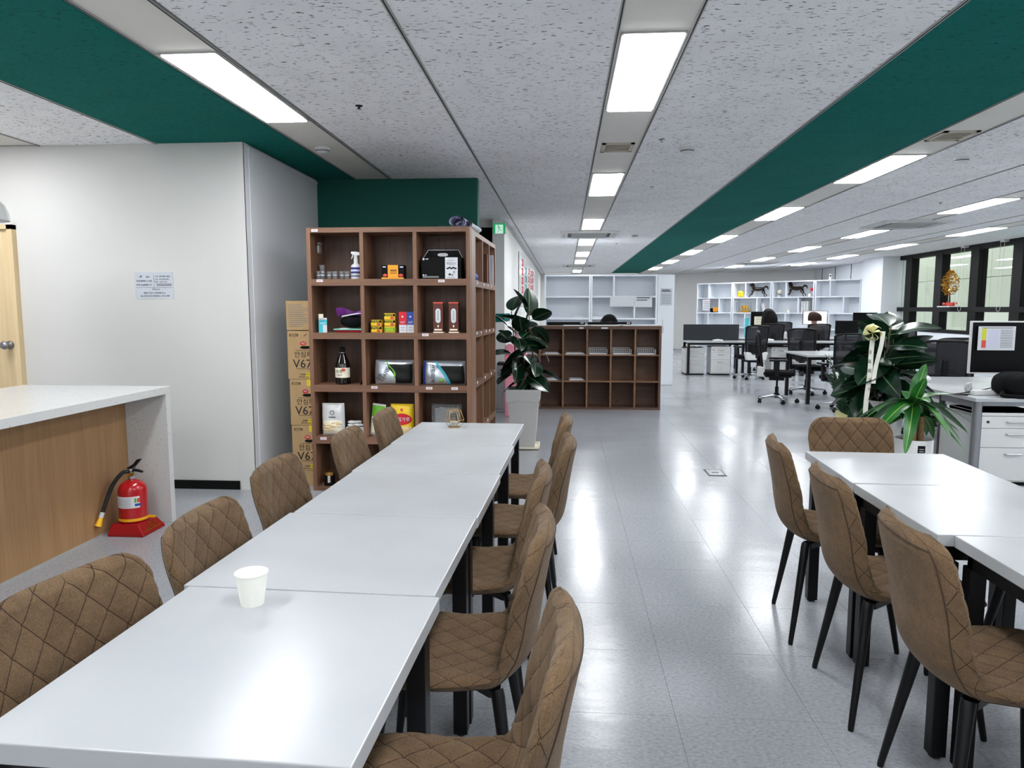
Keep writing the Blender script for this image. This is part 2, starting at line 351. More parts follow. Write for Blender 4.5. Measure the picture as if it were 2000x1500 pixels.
# walls
def wall(name, m, *boxes, **kw):
    b = MB()
    for a in boxes: b.box(*a)
    return struct(b.build(name, m, **kw))
wl = wall('wall_left', 'wall_white', (-6.2, -2.6, 5.45, 5.6, 0, CEIL), (-2.6, -2.47, 5.45, 7.07, 0, CEIL))
B(-2.59, -2.466, 5.446, 5.45, 0, CEIL).build('corner_post', 'wall_white', wl)
B(-2.47, -2.466, 5.446, 5.53, 0, CEIL).build('corner_strip', 'wall_grey', wl)
B(-2.47, -2.455, 5.53, 7.07, CEIL - .045, CEIL - .02).build('top_moulding', 'wall_grey', wl)
B(-2.47, -2.462, 5.53, 7.07, 0, CEIL - .045).build('side_panel', 'wall_grey', wl)
wall('wall_green', 'wall_green', (-2.47, -.86, 7.07, 7.2, 0, CEIL))
wall('wall_outer_left', 'wall_bright', (-6.35, -6.2, -3.2, 5.6, 0, CEIL)); wall('wall_behind', 'wall_bright', (-6.35, 8.5, -3.35, -3.2, 0, CEIL))
b = B(-6.2, -2.60, 5.436, 5.45, 0, .07).build('baseboard_left', 'matte_black'); struct(b)
# corridor beyond the green wall
wall('wall_corridor', 'wall_bright', (-1.04, -.87, 10.3, 26.4, 0, CEIL)); wall('wall_corridor_end', 'matte_black', (-3.2, -1.04, 10.45, 10.6, 0, 2.62))
wall('wall_corridor_header', 'wall_white', (-3.2, -1.04, 10.4, 10.6, 2.62, CEIL)); wall('wall_corridor_left', 'wall_bright', (-3.3, -3.2, 7.2, 10.6, 0, CEIL))
wall('wall_corridor_back', 'wall_bright', (-3.2, -2.47, 7.07, 7.2, 0, CEIL))
B(-.872, -.86, 10.3, 26.4, CEIL - .06, CEIL - .02).build('top_moulding', 'trim_metal', bpy.data.objects['wall_corridor'])
# far wall: straight, then turning towards us on the right
wall('wall_back', 'wall_bright', (-1.0, 4.0, 26.4, 26.55, 0, CEIL))
dx, dy = 8.15 - 4.0, 24.2 - 26.4; L = math.hypot(dx, dy); an = math.atan2(dy, dx)
struct(B(0, L, 0, .15, 0, CEIL).build('wall_back_angled', 'wall_bright', None, loc=(4.0, 26.4, 0), rot=(0, 0, an)))
# right wall with pillar and windows
wr = wall('wall_right', 'wall_cool', (8.15, 8.4, 19.4, 24.6, 0, CEIL), (8.15, 8.4, -3.2, 5.0, 0, CEIL), (8.15, 8.32, 5.0, 18.2, 0, .93))
for y in (20.05, 21.2, 22.4, 23.5): B(8.14, 8.15, y - .012, y + .012, 1.9, CEIL).build('panel_joint', 'dark_gap', wr)
wall('wall_pillar', 'wall_cool', (7.74, 8.4, 18.2, 19.4, 0, CEIL))
ys = [18.2, 17.72, 16.36, 14.98, 13.62, 12.26, 10.9, 9.54, 8.18, 6.82, 5.46, 5.0]
fr = wall('window_frame_wall', 'frame_black', (8.14, 8.3, 5.0, 18.2, 2.62, CEIL), (8.14, 8.3, 5.0, 18.2, .93, 1.0), (8.12, 8.3, 5.0, 18.2, 1.385, 1.485))
fr.name = 'trim_window_header'
for k in range(len(ys) - 1):
    a, c = ys[k + 1], ys[k]
    w = struct(B(8.13, 8.3, a - .145, a + .145, .93, 2.66).build('window_%d' % (k + 1), 'frame_black'))
    B(8.215, 8.225, a + .145, c - (.145 if k else 0), 1.485, 2.62).build('pane', 'window_glass', w)
    B(8.215, 8.225, a + .145, c - (.145 if k else 0), 1.0, 1.385).build('lower_pane', 'window_glass', w)
# concrete wall of the light well outside
cw = struct(B(10.2, 10.3, 4, 24, -2, 6).build('wall_outside', 'dark_gap'))
pm = B(0, .2, .006, 1.494, .006, .794).mesh('concrete_panel', 'concrete')
for j in range(13):
    for k in range(10): link('concrete_panel', pm, cw, (10.05, 4.3 + j * 1.5, -1.8 + k * .8))
# door at the far left
dr = struct(MB().box(-4.40, -4.355, 5.40, 5.45, 0, 2.11).box(-5.4, -5.355, 5.40, 5.45, 0, 2.11).box(-5.4, -4.355, 5.40, 5.45, 2.075, 2.11).build('door_1', 'door_wood'))
B(-5.355, -4.40, 5.425, 5.449, .01, 2.075).build('door_leaf', 'door_wood', dr, bevel=.003)
MB().lathe([(.0, 0), (.034, 0), (.034, .008), (.016, .014), (.014, .035), (.030, .05), (.034, .065), (.026, .08), (.0, .084)], seg=20, cap=False).build('door_knob', 'steel', dr, True, loc=(-4.455, 5.425, 1.16), rot=(PI / 2, 0, 0))
# ================================================================== ceiling fittings
def smoke(label, x, y, z=CEIL, s=1):
    r = thing('smoke_detector', label, 'smoke detector', (x, y, z), 0, 'smoke detectors')
    MB().lathe([(.062 * s, 0), (.062 * s, -.02 * s), (.052 * s, -.022 * s), (.052 * s, -.034 * s), (.03 * s, -.045 * s), (0, -.045 * s)], seg=28, cap=False).build('housing', 'white_plastic', r, .5)
    MB().lathe([(.0535 * s, -.024 * s), (.0535 * s, -.03 * s)], seg=28, cap=False).build('sensor_slot', 'dark_grey', r)
smoke('white smoke detector on the grey strip beside the left green ceiling band', -1.93, 5.7, CEIL + .003); smoke('white smoke detector between middle strip and right green band', .96, 5.9); smoke('white smoke detector right of the ceiling strip with a square vent', 3.33, 6.43); smoke('small smoke detector near the ceiling air conditioner of the middle strip', 1.2, 12.6)
for i, (x, y) in enumerate(((.72, 5.6), (.9, 7.7), (-1.3, 4.55), (4.5, 9.1), (1.0, 14.2))):
    lab = ['tiny ceiling sprinkler rose just left of the middle smoke detector', 'tiny dark ceiling sprinkler beyond the middle smoke detector', 'small dark fixing beside the long left panel light', 'tiny sprinkler right of the thin ceiling seam over the office', 'tiny sprinkler beyond the middle air conditioner'][i]
    r = thing('sprinkler', lab, 'sprinkler', (x, y, CEIL), 0, 'ceiling sprinklers')
    MB().lathe([(.024, 0), (.022, -.004), (.008, -.005), (.006, -.018), (.014, -.02), (0, -.021)], seg=14, cap=False).build('rose', 'steel' if i != 2 else 'dark_grey', r, .5)
def vent(label, x0, x1, y0, y1):
    r = thing('air_vent', label, 'air vent', ((x0 + x1) / 2, (y0 + y1) / 2, CEIL), 0, 'ceiling vents'); a, c = (x1 - x0) / 2, (y1 - y0) / 2
    f = MB()
    for q in ((-a, a, -c, -c + .03), (-a, a, c - .03, c), (-a, -a + .03, -c, c), (a - .03, a, -c, c)): f.box(*q, -.006, .012)
    f.build('frame', 'beige_vent', r); B(-a, a, -c, c, .012, .016).build('backing', 'dark_gap', r)
    for k in range(5):
        y = -c + .05 + k * (2 * c - .1) / 4
        M = Matrix.Translation((0, y, .004)) @ Matrix.Rotation(.7, 4, 'X'); MB().box(-a + .03, a - .03, -.016, .016, -.0015, .0015, M).build('slat', 'beige_vent', r)
vent('square ceiling vent between first two panel lights of the middle strip', .28, .53, 5.7, 6.0); vent('square ceiling vent in the strip along the right green band', 2.72, 2.97, 5.5, 5.8)
def cassette(label, x, y):
    r = thing('ceiling_air_conditioner', label, 'air conditioner', (x, y, CEIL), 0, 'ceiling air conditioners')
    f = MB(); a, c = .48, .36
    for q in ((-a, a, -a, -c), (-a, a, c, a), (-a, -c, -c, c), (c, a, -c, c)): f.box(*q, -.03, .01)
    f.build('panel', 'white_plastic', r, bevel=.006); B(-.36, .36, -.36, .36, -.018, .005).build('grille_backing', 'dark_grey', r)
    g = MB()
    for k in range(15): g.box(-.30, .30, -.29 + k * .041, -.275 + k * .041, -.03, -.018)
    g.build('grille', 'grey_panel', r)
    for s in (-1, 1):
        MB().box(-.30, .30, s * .42 - .03, s * .42 + .03, -.0355, -.029).build('air_flap', 'grey_panel', r); MB().box(s * .42 - .03, s * .42 + .03, -.30, .30, -.0355, -.029).build('air_flap', 'grey_panel', r)
cassette('near air conditioner cassette on the middle strip', .40, 12.4); cassette('far air conditioner cassette on the middle strip', .40, 21.2); cassette('air conditioner cassette between office panel lights near the windows', 5.1, 11.3); cassette('air conditioner cassette deep in the office ceiling', 5.3, 20.4)
# ================================================================== quilted dining chair
def catmull(pts, n):
    out = []; P = [Vector(p) for p in pts]; P = [P[0] * 2 - P[1]] + P + [P[-1] * 2 - P[-2]]
    for i in range(1, len(P) - 2):
        for k in range(n):
            t = k / n; a, b, c, d = P[i - 1:i + 3]
            out.append(.5 * ((2 * b) + (c - a) * t + (2 * a - 5 * b + 4 * c - d) * t * t + (3 * b - a - 3 * c + d) * t ** 3))
    out.append(P[-2]); return out
PROF = catmull([(.225, .445), (.17, .463), (.06, .462), (-.08, .452), (-.165, .462), (-.215, .505), (-.235, .575), (-.247, .66), (-.264, .76), (-.286, .864)], 14)
LEN = [0]
for a, b in zip(PROF, PROF[1:]): LEN.append(LEN[-1] + (b - a).length)
TOT = LEN[-1]
def prof(s):
    s = min(max(s, 0), TOT - 1e-6); i = 0; lo, hi = 0, len(LEN) - 1
    while hi - lo > 1:
        m = (lo + hi) // 2
        if LEN[m] <= s: lo = m
        else: hi = m
    t = (s - LEN[lo]) / (LEN[lo + 1] - LEN[lo]); p = PROF[lo].lerp(PROF[lo + 1], t)
    a = PROF[max(lo - 2, 0)]; b = PROF[min(lo + 3, len(PROF) - 1)]; d = (b - a).normalized()
    return p, d
def lerp_tab(tab, x):
    for (a, va), (b, vb) in zip(tab, tab[1:]):
        if x <= b: t = (x - a) / (b - a); t = t * t * (3 - 2 * t); return va + (vb - va) * t
    return tab[-1][1]
HW = [(0, .205), (.15, .225), (.34, .215), (.44, .205), (.58, .214), (.70, .222), (.80, .217), (1.2, .188)]
CU = [(0, .004), (.2, .012), (.36, .03), (.46, .058), (.6, .05), (.75, .034), (.88, .018), (1.2, .012)]
def shell(u, s, side, quilt=False):
    p, d = prof(s); nrm = Vector((d[1], -d[0]))
    h = lerp_tab(HW, s); r1, r0 = .086, .07
    if TOT - s < r1: e = r1 - (TOT - s); h = h - r1 + math.sqrt(max(r1 * r1 - e * e, 0)) * 1.0
    if s < r0: e = r0 - s; h = h - r0 + math.sqrt(max(r0 * r0 - e * e, 0))
    x = u * h; au = abs(u)
    ef = min(1, math.sqrt(max(0, min(s, TOT - s)) / .03) if min(s, TOT - s) < .03 else 1)
    th = .026 * max(0, 1 - au ** 7) ** .5 * ef
    off = lerp_tab(CU, s) * au ** 2.2 + (th if side > 0 else -th)
    xa = math.copysign(au * h + (.026 - th) * .8, u) if side > 0 else math.copysign(2 * h + .0416 - (au * h + (.026 - th) * .8), u)
    if quilt:
        for sg in (1, -1):
            a = xa / QX + sg * s / QS; f = abs(a - round(a)) / math.hypot(1 / QX, 1 / QS)
            off -= .0036 * math.exp(-(f / .0058) ** 2) * ef
    return Vector((x, p[0] + nrm[0] * off, p[1] + nrm[1] * off)), (xa, s)
def chair_meshes():
    NU, NV = 84, 172
    b = MB(); uvs = []
    for j in range(NV + 1):
        for i in range(NU + 1):
            u = math.sin((i / NU * 2 - 1) * PI / 2) * .35 + (i / NU * 2 - 1) * .65
            p, q = shell(u, TOT * j / NV, 1, True); b.v.append(tuple(p)); uvs.append(q)
    b.f = [(j * (NU + 1) + i, j * (NU + 1) + i + 1, (j + 1) * (NU + 1) + i + 1, (j + 1) * (NU + 1) + i) for j in range(NV) for i in range(NU)]
    full = b.mesh('full', 'suede_quilt', True); nor = [tuple(v.vector) for v in full.vertex_normals]
    jb = int(.40 / TOT * NV); out = {}
    for nm, j0, j1 in (('seat', 0, jb), ('backrest', jb, NV)):
        a0, a1 = j0 * (NU + 1), (j1 + 1) * (NU + 1); q = MB(); q.v = b.v[a0:a1]
        q.f = [tuple(i - a0 for i in f) for f in b.f[j0 * NU:j1 * NU]]
        me = q.mesh(nm, 'suede_quilt', True); uvl = me.uv_layers.new(name='UVMap'); idx = [0] * len(me.loops); me.loops.foreach_get('vertex_index', idx)
        uvl.data.foreach_set('uv', [c for k in idx for c in uvs[a0 + k]]); me.normals_split_custom_set_from_vertices(nor[a0:a1]); out[nm] = me
    bpy.data.meshes.remove(full)
    q = MB(); NU, NV = 32, 72; uv2 = []
    for j in range(NV + 1):
        for i in range(NU + 1):
            u = math.sin((i / NU * 2 - 1) * PI / 2) * .45 + (i / NU * 2 - 1) * .55; p, w = shell(u, TOT * j / NV, -1); q.v.append(tuple(p)); uv2.append((*w, u))
    q.f = [(j * (NU + 1) + i, (j + 1) * (NU + 1) + i, (j + 1) * (NU + 1) + i + 1, j * (NU + 1) + i + 1) for j in range(NV) for i in range(NU)]
    me = q.mesh('back_shell', 'suede_plain', True); me.materials.append(MATS['suede_quilt']); uvl = me.uv_layers.new(name='UVMap'); idx = [0] * len(me.loops); me.loops.foreach_get('vertex_index', idx)
    uvl.data.foreach_set('uv', [c for k in idx for c in uv2[k][:2]])
    for f in me.polygons:
        w = [uv2[k] for k in f.vertices]; us = sum(abs(k[2]) for k in w) / 4; s_ = sum(k[1] for k in w) / 4
        if us > .865 or s_ > TOT - .03: f.material_index = 1
    out['back_shell'] = me
    path = [shell(-.86, (TOT - .03) * k / 60, -1)[0] for k in range(5, 61)] + [shell(u, TOT - .03 + .006 * (1 - (u / .86) ** 2), -1)[0] for u in [-.74 + k * .1233 for k in range(13)]] + [shell(.86, (TOT - .03) * k / 60, -1)[0] for k in range(60, 4, -1)]
    out['piping'] = MB().tube(path, .0024, 6).mesh('piping', 'piping_dark', True)
    fr = MB().prism([(-.155, -.16), (-.125, -.16), (-.02, -.03), (.02, -.03), (.125, -.16), (.155, -.16), (.155, -.13), (.04, .0), (.155, .13), (.155, .16), (.125, .16), (.02, .03), (-.02, .03), (-.125, .16), (-.155, .16), (-.155, .13), (-.04, 0), (-.155, -.13)], .412, .434)
    out['seat_frame'] = fr.mesh('seat_frame', 'black_metal')
    for k, (sx, sy) in enumerate(((-1, -1), (1, -1), (-1, 1), (1, 1))):
        out['leg%d' % k] = MB().tube([(sx * .145, sy * .15, .43), (sx * .152, sy * .155, .415), (sx * .218, sy * .212, .012), (sx * .219, sy * .213, 0)], [.019, .019, .0105, .0095], 12).mesh('leg', 'black_metal', .6)
    return out
CM = chair_meshes()
def chair(label, x, y, rz, group):
    r = thing('dining_chair', label, 'chair', (x, y, 0), rz, group)
    for nm in ('seat', 'backrest', 'back_shell', 'piping', 'seat_frame'): link(nm, CM[nm], r)
    for k in range(4): link('leg', CM['leg%d' % k], r)
    return r
ordn = ['nearest', 'second nearest', 'middle', 'second farthest', 'farthest']
for k, (x, y, a) in enumerate(((-.835, 1.385, -.2), (-.80, 1.96, 0), (-.86, 2.64, 0), (-.79, 3.33, 0), (-.78, 4.02, 0))):
    chair('brown quilted chair on the counter side of the long left table, %s' % ordn[k], x, y, -PI / 2 + a, 'chairs on the counter side of the left table')
for k, (x, y, a) in enumerate(((-.265, 1.30, 0), (-.325, 1.955, 0), (-.345, 2.595, 0), (-.245, 3.23, 0), (-.255, 3.885, 0))):
    chair('brown quilted chair on the aisle side of the long left table, %s' % ordn[k], x, y, PI / 2 + a, 'chairs on the aisle side of the left table')
for k, (x, y, lab, da) in enumerate(((1.226, 3.228, 'farthest', -.12), (1.222, 2.605, 'middle', -.06), (1.216, 1.98, 'nearest', -.05))):
    chair('brown quilted chair at the aisle side of the right table, %s of three' % lab, x, y, -PI / 2 + da, 'aisle chairs at the right table')
chair('brown quilted chair at the far end of the right table, facing the viewer', 1.535, 3.66, PI, 'right table chairs')
for y in (2.6, 1.95): chair('brown quilted chair under the right table\'s far side, %s' % ('seat just visible' if y > 2.2 else 'nearer one'), 1.83, y, PI / 2, 'right table chairs')
# ================================================================== tables
def table(label, x0, x1, y0, y1, ang=0, z=.75):
    cx, cy = (x0 + x1) / 2, (y0 + y1) / 2; a, b = (x1 - x0) / 2, (y1 - y0) / 2
    r = thing('table', label, 'table', (cx, cy, 0), ang, 'white dining tables')
    B(-a, a, -b + .001, b - .001, z - .038, z).build('tabletop', 'white_laminate', r, bevel=.0025)
    ap = MB(); i = .028
    ap.box(-a + i, a - i, -b + i, -b + i + .025, z - .09, z - .038).box(-a + i, a - i, b - i - .025, b - i, z - .09, z - .038).box(-a + i, -a + i + .025, -b + i, b - i, z - .09, z - .038).box(a - i - .025, a - i, -b + i, b - i, z - .09, z - .038)
    ap.build('apron_frame', 'black_metal', r)
    me = B(-.024, .024, -.024, .024, .008, z - .09).mesh('leg', 'black_metal', bevel=.003); fm = MB().lathe([(.018, 0), (.02, .003), (.02, .008), (.01, .012)], seg=12).mesh('foot', 'rubber')
    for sx in (-1, 1):
        for sy in (-1, 1):
            l = link('leg', me, r, (sx * (a - .05), sy * (b - .03), 0)); link('foot', fm, l)
T = [(-.957, -.310, 1.012, 1.668), (-.953, -.302, 1.672, 2.326), (-.921, -.277, 2.33, 2.962), (-.908, -.264, 2.966, 3.606), (-.893, -.256, 3.61, 4.31)]
for k, (x0, x1, y0, y1) in enumerate(T): table('white square-topped table in the long left row, %s' % (ordn[k] + (' with paper cup' if k == 0 else ' with candle holder' if k == 4 else '')), x0, x1, y0, y1, -.033)
table('far white table of the right row, in front of end chair', 1.178, 1.822, 2.898, 3.55, -.041); table('middle white table of the right row', 1.165, 1.812, 2.246, 2.896, -.004); table('near white table of the right row, set further right than the others', 1.213, 1.86, 1.6, 2.243, 0)
table('white table of the right row just out of the lower right corner', 1.215, 1.86, .95, 1.597, 0)
# paper cup
r = thing('paper_cup', 'white paper cup on the near left table', 'cup', (-.738, 1.585, .75))
MB().lathe([(.0, .004), (.0245, .004), (.0245, 0), (.0265, 0), (.0365, .074), (.0385, .0755), (.0385, .0785), (.036, .0785), (.0352, .075), (.0255, .006), (0, .006)], seg=40, cap=False).build('cup_wall', 'paper_cup', r, .6)
# candle holder: gold wire cage round a glass
r = thing('candle_holder', 'gold wire geometric candle holder with a small glass on the farthest left table', 'candle holder', (-.648, 4.14, .75))
MB().lathe([(0, 0), (.034, 0), (.034, .006), (0, .006)], seg=24, cap=False).build('base', 'brass', r, .5)
MB().lathe([(.0, .008), (.024, .008), (.026, .085), (.0245, .085), (.0225, .011), (0, .011)], seg=24, cap=False).build('glass_cup', 'glass', r, .6)
MB().lathe([(0, .012), (.021, .012), (.021, .034), (0, .036)], seg=20, cap=False).build('candle', 'cream_print', r, .5)
for k in range(6):
    a = k * PI / 3; c, s = math.cos(a), math.sin(a); a2 = a + PI / 3
    MB().tube([(.034 * c, .034 * s, .004), (.058 * c, .058 * s, .045), (.036 * c, .036 * s, .105)], .0014, 6).build('wire', 'brass', r, True)
    MB().tube([(.058 * c, .058 * s, .045), (.058 * math.cos(a2), .058 * math.sin(a2), .045)], .0014, 6).build('wire', 'brass', r, True)
    MB().tube([(.036 * c, .036 * s, .105), (.036 * math.cos(a2), .036 * math.sin(a2), .105)], .0014, 6).build('wire', 'brass', r, True)
# ================================================================== counter, extinguisher, sign, pendant
r = thing('counter', 'white speckled stone counter with oak front panel', 'counter', (-3.2, 3.4, 0))
zt = .93
B(-.5, .54, -1.6, 1.20, zt - .05, zt).build('countertop', 'speckled_stone', r, bevel=.002); B(-.5, .54, 1.15, 1.20, 0, zt - .05).build('end_panel', 'speckled_stone', r, bevel=.002)
B(.21, .25, -1.6, 1.15, .0, zt - .05).build('front_panel', 'oak_panel', r); B(-.46, -.42, -1.6, 1.15, 0, zt - .05).build('rear_panel', 'oak_panel', r); B(.235, .252, -1.6, 1.15, 0, .012).build('plinth', 'trim_metal', r)
r = thing('extinguisher_stand', 'red plastic extinguisher stand with gold Korean lettering against the oak counter', 'stand', (-2.785, 4.345, 0), .0)
h = .075; st = MB(); bt = [(-.12, -.125), (.12, -.125), (.12, .125), (-.12, .125)]; tp = [(-.105, -.10), (.075, -.10), (.075, .10), (-.105, .10)]
st.add([(x, y, 0) for x, y in bt] + [(x, y, .014) for x, y in bt] + [(x, y, h) for x, y in tp], [(3, 2, 1, 0), (0, 1, 5, 4), (1, 2, 6, 5), (2, 3, 7, 6), (3, 0, 4, 7), (4, 5, 9, 8), (5, 6, 10, 9), (6, 7, 11, 10), (7, 4, 8, 11), (8, 9, 10, 11)])
st.build('body', 'red_plastic', r, bevel=.004)
tl = math.atan2(.061, .045)
text('소화기', .052, 'gold', r, (.1012, 0, .046), Euler((tl, 0, PI / 2)), name='lettering'); lines_ = MB().box(-.085, .085, -.003, .003, 0, .0008).build('lettering_underline', 'gold', r, loc=(.1135, 0, .0275), rot=Euler((tl, 0, PI / 2)))
r = thing('fire_extinguisher', 'red fire extinguisher with black hose and yellow nozzle on the stand', 'fire extinguisher', (-2.80, 4.345, .075))
bd = MB().lathe([(0, 0), (.08, 0), (.0865, .006), (.0865, .20)] + [(.0865 * math.cos(a) if a < 1.35 else .02, .20 + .075 * math.sin(a)) for a in [k * .15 for k in range(1, 10)]] + [(.02, .283), (0, .283)], seg=40, cap=False).build('cylinder', 'red_paint', r, .6)
MB().lathe([(.0895, .012), (.0905, .016), (.0905, .026), (.0895, .03)], seg=40, cap=False).box(.07, .13, .02, .03, .014, .028).build('retaining_strap', 'yellow_plastic', r)
MB().lathe([(.021, .275), (.023, .28), (.023, .30), (.016, .302), (.016, .33), (.02, .332), (.02, .345), (0, .345)], seg=20, cap=False).build('valve', 'chrome', r, .5)
MB().lathe([(0, 0), (.014, 0), (.014, .012), (0, .012)], seg=18, cap=False).build('pressure_gauge', 'brass', r, .5, loc=(.022, -.03, .312), rot=(PI / 2, 0, 0))
MB().prism([(-.02, .33), (.045, .325), (.075, .318), (.078, .326), (.045, .338), (-.02, .345)], -.009, .009, Matrix.Rotation(PI / 2, 4, 'X')).build('carry_handle', 'black_metal', r)
MB().prism([(-.03, .345), (.02, .375), (.045, .405), (.07, .408), (.068, .402), (.04, .37), (.0, .34)], -.009, .009, Matrix.Rotation(PI / 2, 4, 'X')).build('squeeze_lever', 'black_metal', r)
MB().tube([(.06, 0, .405), (.03, -.012, .35), (.012, -.014, .315)], .0022, 6).build('safety_pin', 'black_metal', r)
hp = catmull([(-.012, -.01, .325), (-.045, -.03, .318), (-.085, -.07, .25), (-.105, -.11, .16), (-.118, -.14, .085)], 8)
MB().tube(hp, .0125, 12).build('hose', 'rubber', r, True)
e0, d0 = hp[-1], (hp[-1] - hp[-4]).normalized()
MB().tube([e0 - d0 * .004, e0 + d0 * .03], .0145, 14).build('nozzle_collar', 'white_plastic', r, .6); MB().tube([e0 + d0 * .03, e0 + d0 * .085], [.013, .021], 14).build('nozzle', 'yellow_plastic', r, .6)
lb = MB().grid(lambda u, v: (.0872 * math.cos(-PI * .78 + u * 1.9), .0872 * math.sin(-PI * .78 + u * 1.9), .10 + v * .075), 24, 2).build('label', 'white_paper', r, True)
MB().grid(lambda u, v: (.0876 * math.cos(-.9 + u * .42), .0876 * math.sin(-.9 + u * .42), .112 + v * .016), 10, 1).build('label_band', 'blue_print', r, True)
MB().grid(lambda u, v: (.0876 * math.cos(-.92 + u * .14), .0876 * math.sin(-.92 + u * .14), .135 + v * .03), 6, 1).build('label_mark', 'green_print', r, True)
MB().grid(lambda u, v: (.0876 * math.cos(-.74 + u * .2), .0876 * math.sin(-.74 + u * .2), .135 + v * .028), 6, 1).build('label_mark', 'gum_red', r, True)
q = MB()
for k in range(7): q.grid(lambda u, v, k=k: (.0875 * math.cos(-2.3 + u * 1.15), .0875 * math.sin(-2.3 + u * 1.15), .108 + k * .0085 + v * .002), 12, 1)
q.build('label_print', 'ink_grey', r)
# wifi and contact notice
r = thing('wall_notice', 'white notice with wifi and contact details taped to the white wall', 'notice', (-3.235, 5.449, 1.633))
B(-.157, .157, -.0015, 0, -.105, .105).build('sheet', 'blue_paper', r)
y = -.002
for s_, sz, x, z in (('WiFi', .024, -.05, .066), ('IHAAMF2-2.4G', .029, -.078, .034), ('PW: bz00001111', .027, -.078, .004), ('Tel : 070-8831-0056', .0215, .075, .07), ('Fax : 02-563-0102', .0215, .068, .048), ('위치 : 3관호 우측', .02, .058, .026), ('사무실 주소', .02, .015, -.032), ('서울시 강남구 삼성로85길 26', .022, 0, -.06), ('V&S 빌딩 4층 하나생명에이스 최우수센터', .0205, .005, -.084)):
    text(s_, sz * .8, 'ink', r, (x, y, z), ext=.0003, sx=.86)
lines(r, .02, .145, y, [.008, -.002], 'ink', .004); lines(r, -.15, .15, y, [-.017], 'ink', .0016, 'rule'); MB().box(.0, .0015, y - .0006, y, -.015, .08).build('rule', 'ink', r)
q = MB()
for k in range(3): q.tube([(-.105 + (.006 + k * .006) * math.cos(a), y - .0005, .058 + (.006 + k * .006) * math.sin(a)) for a in [.8 + i * .22 for i in range(8)]], .0012, 4)
q.build('wifi_symbol', 'ink', r)
r = thing('pendant_lamp', 'white dome pendant lamp at the left edge of the picture', 'lamp', (-3.915, 4.55, 2.06))
MB().lathe([(.19, -.02), (.186, .03), (.165, .085), (.12, .13), (.06, .155), (.02, .16), (.02, .155), (.06, .149), (.115, .124), (.158, .08), (.178, .03), (.182, -.02)], seg=40, cap=False).build('shade', 'white_gloss', r, True)
MB().tube([(0, 0, .16), (0, 0, CEIL - 2.06)], .004, 8).build('cord', 'white_plastic', r); MB().lathe([(.05, CEIL - 2.06), (.045, CEIL - 2.085), (0, CEIL - 2.085)], seg=20, cap=False).build('ceiling_rose', 'white_plastic', r)
bu = MB().ball((0, 0, .04), .045).mesh('bulb', 'screen_lit', True); link('bulb', bu, r)
# ================================================================== walnut display shelf
FY, DEP = 5.457, .33
r = thing('display_shelf', 'tall walnut cube shelf facing the viewer, stocked with groceries', 'shelf', (-1.36, FY, 0))
X = lambda x: x + 1.36
DIV = [(-1.998, -1.967), (-1.581, -1.551), (-1.166, -1.136), (-.754, -.723)]
BZ = [(0, .032), (.383, .437), (.798, .851), (1.214, 1.263), (1.628, 1.679), (2.034, 2.072)]
for k, (a, b) in enumerate(DIV):
    B(X(a), X(b), 0 if k in (0, 3) else .003, DEP, 0 if k in (0, 3) else .032, BZ[-1][1] if k in (0, 3) else BZ[-1][0]).build('side_panel' if k in (0, 3) else 'divider', 'walnut_stile', r)
for k, (a, b) in enumerate(BZ): B(X(-1.967), X(-.754), 0, DEP, a, b).build('shelf_board', 'walnut_h', r)
B(X(-1.967), X(-.754), DEP - .012, DEP - .002, .032, 2.034).build('back_panel', 'walnut_v', r)
# little price labels stuck to the board edges
for x, z in ((-1.9, 1.672), (-.945, 1.668), (-1.075, 1.255), (-1.485, .842), (-1.05, .839), (-.85, .838), (-1.905, .43), (-1.93, 2.056)):
    p = B(X(x) - .025, X(x) + .025, -.0012, 0, z - .016, z + .004).build('price_label', 'white_paper', r); lines(p, X(x) - .016, X(x) + .014, -.0014, [z - .008], 'gum_red', .004)
MB().box(0, .001, 0, .055, 0, .28).build('notice_strip', 'blue_paper', r, loc=(.637, .2, 1.28)); q = MB()
for k in range(11): q.box(.001, .0016, .01, .045 - random.random() * .012, .02 + k * .022, .027 + k * .022)
q.build('notice_print', 'teal_dark', r, loc=(.637, .2, 1.28))
B(.637, .6385, .06, .3, .0, 2.07).build('edge_strip', 'walnut_stile', r)
# side unit behind it, facing the aisle
s2 = thing('side_shelf', 'walnut cube shelf facing the aisle behind the grocery shelf', 'shelf', (-.727, 5.792, 0), PI / 2 - .033)
W2 = 1.27
for x in (0, .413, .826, W2 - .03): B(x, x + .03, .0, .32, 0 if x in (0, W2 - .03) else .032, 2.072 if x in (0, W2 - .03) else 2.034).build('side_panel' if x in (0, W2 - .03) else 'divider', 'walnut_stile', s2)
for a, b in BZ: B(.03, W2 - .03, .0, .32, a, b).build('shelf_board', 'walnut_h', s2)
B(.03, W2 - .03, .305, .316, .032, 2.034).build('back_panel', 'walnut_v', s2)
for i, (x, z) in enumerate(((.09, 1.255), (.33, 1.252), (.62, 1.254), (.85, 1.253), (1.12, 1.252), (.10, .842), (.55, .842), (.95, .842), (1.2, .845), (.12, 1.668), (.5, 1.668), (.75, 1.668), (.98, 1.668), (.35, .43), (.7, .43))):
    B(x - .022, x + .022, -.0012, 0, z - .016, z + .004).build('price_label', 'white_paper', s2)
def item(name, label, cat, x, z, y=.05, rz=0, group='groceries on the walnut shelf'): return thing(name, label, cat, (x, FY + y, z), rz, group)
R0, R1, R2, R3, R4 = 1.679, 1.263, .851, .437, .032
